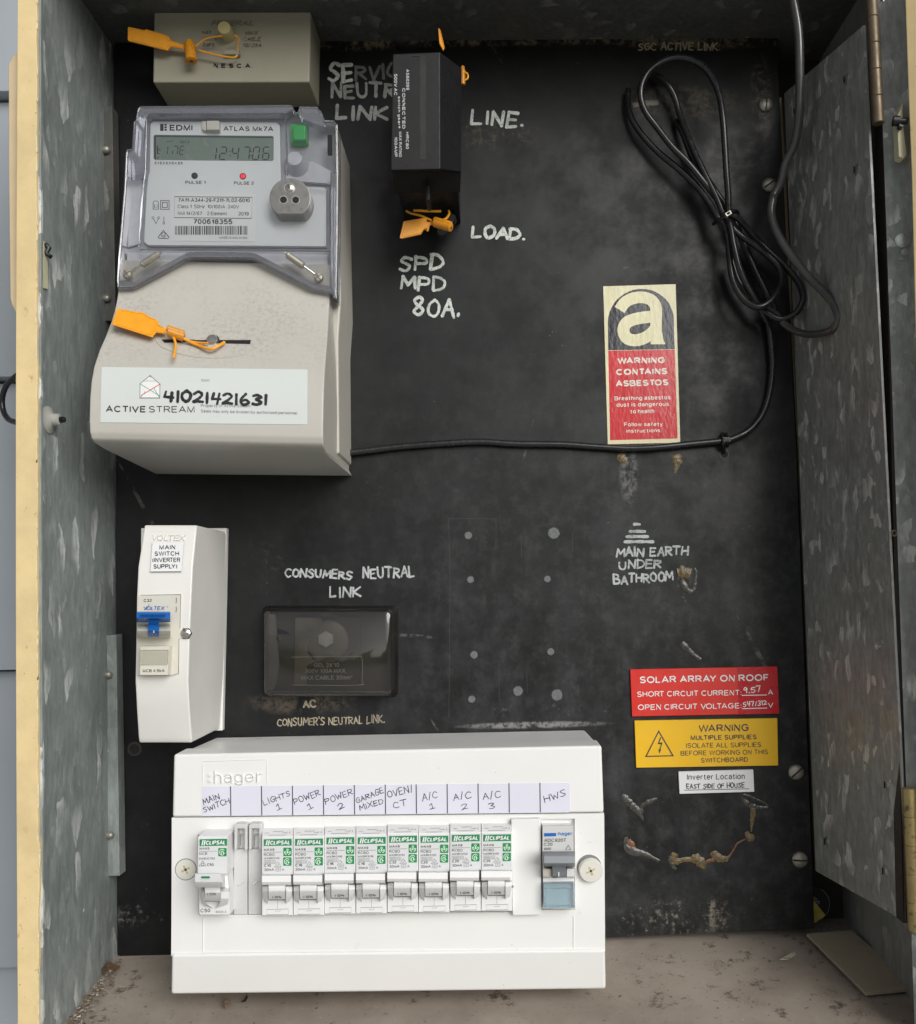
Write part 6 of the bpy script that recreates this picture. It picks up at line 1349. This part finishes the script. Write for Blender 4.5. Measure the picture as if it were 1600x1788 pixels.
sg = thing('safety_sign', 'small white plate reading Inverter Location, with handwriting on its line', 'sign', tuple(ZG(585, 678, 0)), 'engraved signs')
mb = MB(); mb.prism([(401, 573), (761, 563), (766, 670), (406, 680)], ZG, 0, 1.8, 0, .2, 1); pl_ = mb.build('plate', [M['sign_white']], sg)
mb = MB(); mb.text('Inverter Location', ZG, 442, 613, 720, 609, 29, 1.95, 0, 0); mb.strip([(428, 662), (740, 655)], ZG, 1.95, 3); mb.build('lettering', [M['ink_grey']], pl_)
mb = MB(); mb.hand('EAST SIDE OF HOUSE', ZG, 440, 655, 718, 647, 21, 1.85, 4, 0, .07, 8); mb.build('handwriting', [M['ink_grey']], pl_)

# ================================================================= BOTTOM RIGHT: ROUND TAG, LOOSE STRIP, LITTER
ZB = Zm(1370, 1360, 4.178)
tg = thing('round_tag', 'round black tag with a yellow wedge half hidden behind the lower right panel edge', 'tag', tuple(ZB(225, 1050, -9)))
cx0, cy0, r0 = 205, 915, 132
mb = MB(); mb.prism([(cx0+r0*math.cos(k*math.pi/20), cy0+r0*math.sin(k*math.pi/20)) for k in range(40)], ZB, -9, -7.8, 0, .2, 1); b_ = mb.build('disc', [M['fuse']], tg)
mb = MB(); mb.prism([(160, 880), (228, 905), (302, 996), (232, 1048), (160, 1050)], ZB, -7.9, -7.6); mb.build('yellow_wedge', [mat('soiled_yellow', (.40, .33, .05), .55, var=.25, vs=200)], b_)
mb = MB(); mb.text('usn', ZB, 262, 902, 212, 845, 46, -7.55, 0); mb.strip(arc(cx0, cy0, r0-7, -60, 75, 20), ZB, -7.6, 3); mb.build('lettering', [M['ink_pale']], b_)
def FL(px, py):   # point on the cabinet floor seen at a pixel
    lo, hi = -26.0, 121.0
    g = lambda d: P(px, py, d).z/MM-fz(d)
    for _ in range(40):
        mid = (lo+hi)/2
        if g(mid) > 0: hi = mid
        else: lo = mid
    return P(px, py, lo)
cs = [FL(*p) for p in ((1409, 1636), (1488, 1630), (1606, 1731), (1512, 1740))]
tg = thing('loose_strip', 'flat olive tan strip of board lying on the cabinet floor at the right', 'strip', tuple(cs[3]))
up = Vector((0, 0, .0016))
mb = MB(); mb.solid([p+up*1.3 for p in cs]+[p+up*.15 for p in cs], [[0, 1, 2, 3], [7, 6, 5, 4], [0, 4, 5, 1], [1, 5, 6, 2], [2, 6, 7, 3], [3, 7, 4, 0]], 0, .15, 1); mb.build('board_strip', [M['card']], tg)
# dirt: crumbs along the corners and scattered over the floor
rd = random.Random(11)
mb = MB()
def crumb(px, py, s, mi):
    q = FL(px, py); vs = []
    for k in range(6):
        vs.append(q+Vector((rd.uniform(-1, 1)*s, rd.uniform(-1, 1)*s, rd.uniform(.0, .9)*s*.8))*MM)
    bm = bmesh.new(); bv = [bm.verts.new(v) for v in vs]
    try:
        bmesh.ops.convex_hull(bm, input=bv); bm.verts.index_update(); mb.raw([v.co.copy() for v in bm.verts], [[v.index for v in f.verts] for f in bm.faces], mi)
    except Exception: pass
    bm.free()
for k in range(420):
    t_ = rd.random()**.8; x, y = 206-95*t_+rd.gauss(8, 9)*(.5+t_), 1668+118*t_+rd.gauss(4, 5)
    if x < 206-.76*(y-1668)+4 and True: x = 206-.76*(y-1664)+rd.uniform(2, 14)
    crumb(x, y, rd.choice((.5, .7, .9, 1.3)), 0 if rd.random() < .7 else 1)
for k in range(150): t_ = rd.random(); crumb(1425+60*t_+rd.gauss(0, 8), 1622+rd.gauss(2, 4)+8*t_, rd.choice((.4, .6, .9)), 0 if rd.random() < .7 else 1)
for k in range(150): t_ = rd.random(); crumb(1409+103*t_+rd.gauss(-3, 2), 1638+102*t_+rd.gauss(0, 3), rd.choice((.4, .6)), 0)
for k in range(300):
    x = rd.uniform(1062, 1600) if rd.random() < .7 else rd.uniform(130, 1060); y = rd.uniform(1655, 1786) if x > 1060 else rd.uniform(1745, 1787)
    crumb(x, y, rd.choice((.25, .3, .45, .6)), 0 if rd.random() < .75 else 1)
for (cx1, cy1, n, s) in ((1250, 1685, 60, 7), (1455, 1735, 30, 6), (1320, 1750, 40, 8), (1140, 1672, 30, 6), (1500, 1770, 40, 7)):
    for k in range(n): crumb(cx1+rd.gauss(0, s*1.6), cy1+rd.gauss(0, s*.6), rd.choice((.3, .5, .7)), 0 if rd.random() < .85 else 1)
tag(mb.build('floor_litter', [M['crumb'], M['crumb_pale']], smooth=20), 'dirt crumbs and dust scattered over the cabinet floor and in its corners', 'dirt', None, 'stuff')
def leaf(pts, lift, name, label, m_):
    vs = [FL(x, y)+Vector((0, 0, h*MM)) for x, y, h in pts]; n = len(vs); lo = [v-Vector((0, 0, .0004)) for v in vs]
    mb = MB(); mb.solid(vs+lo, [list(range(n)), list(range(2*n-1, n-1, -1))]+[[i, (i+1) % n, n+(i+1) % n, n+i] for i in range(n)]); tag(mb.build(name, [m_]), label, 'leaf litter')
leaf([(177, 1697, 1.5), (190, 1690, 4), (205, 1691, 2), (211, 1689, 1), (200, 1698, 1), (186, 1697, 3), (181, 1705, .8)], 0, 'dry_leaf', 'curled brown dry leaf in the left floor corner', M['leaf'])
leaf([(388, 1757, .6), (393, 1752, 2.5), (404, 1751, 1.5), (405, 1755, .8), (394, 1762, .8)], 0, 'dry_leaf', 'small grey brown leaf scrap below the left end of the white board', M['crumb'])
leaf([(421, 1751, .6), (427, 1748, 1.2), (431, 1743, 2.4), (433, 1745, 1.2), (429, 1750, .6)], 0, 'dry_leaf', 'tiny black curled scrap just below the white board', M['dark'])
leaf([(1362, 1677, .6), (1372, 1673, 1.2), (1388, 1665, 1.2), (1390, 1668, .6), (1376, 1677, .6)], 0, 'dry_leaf', 'thin tan leaf sliver on the floor left of the loose strip', M['card'])
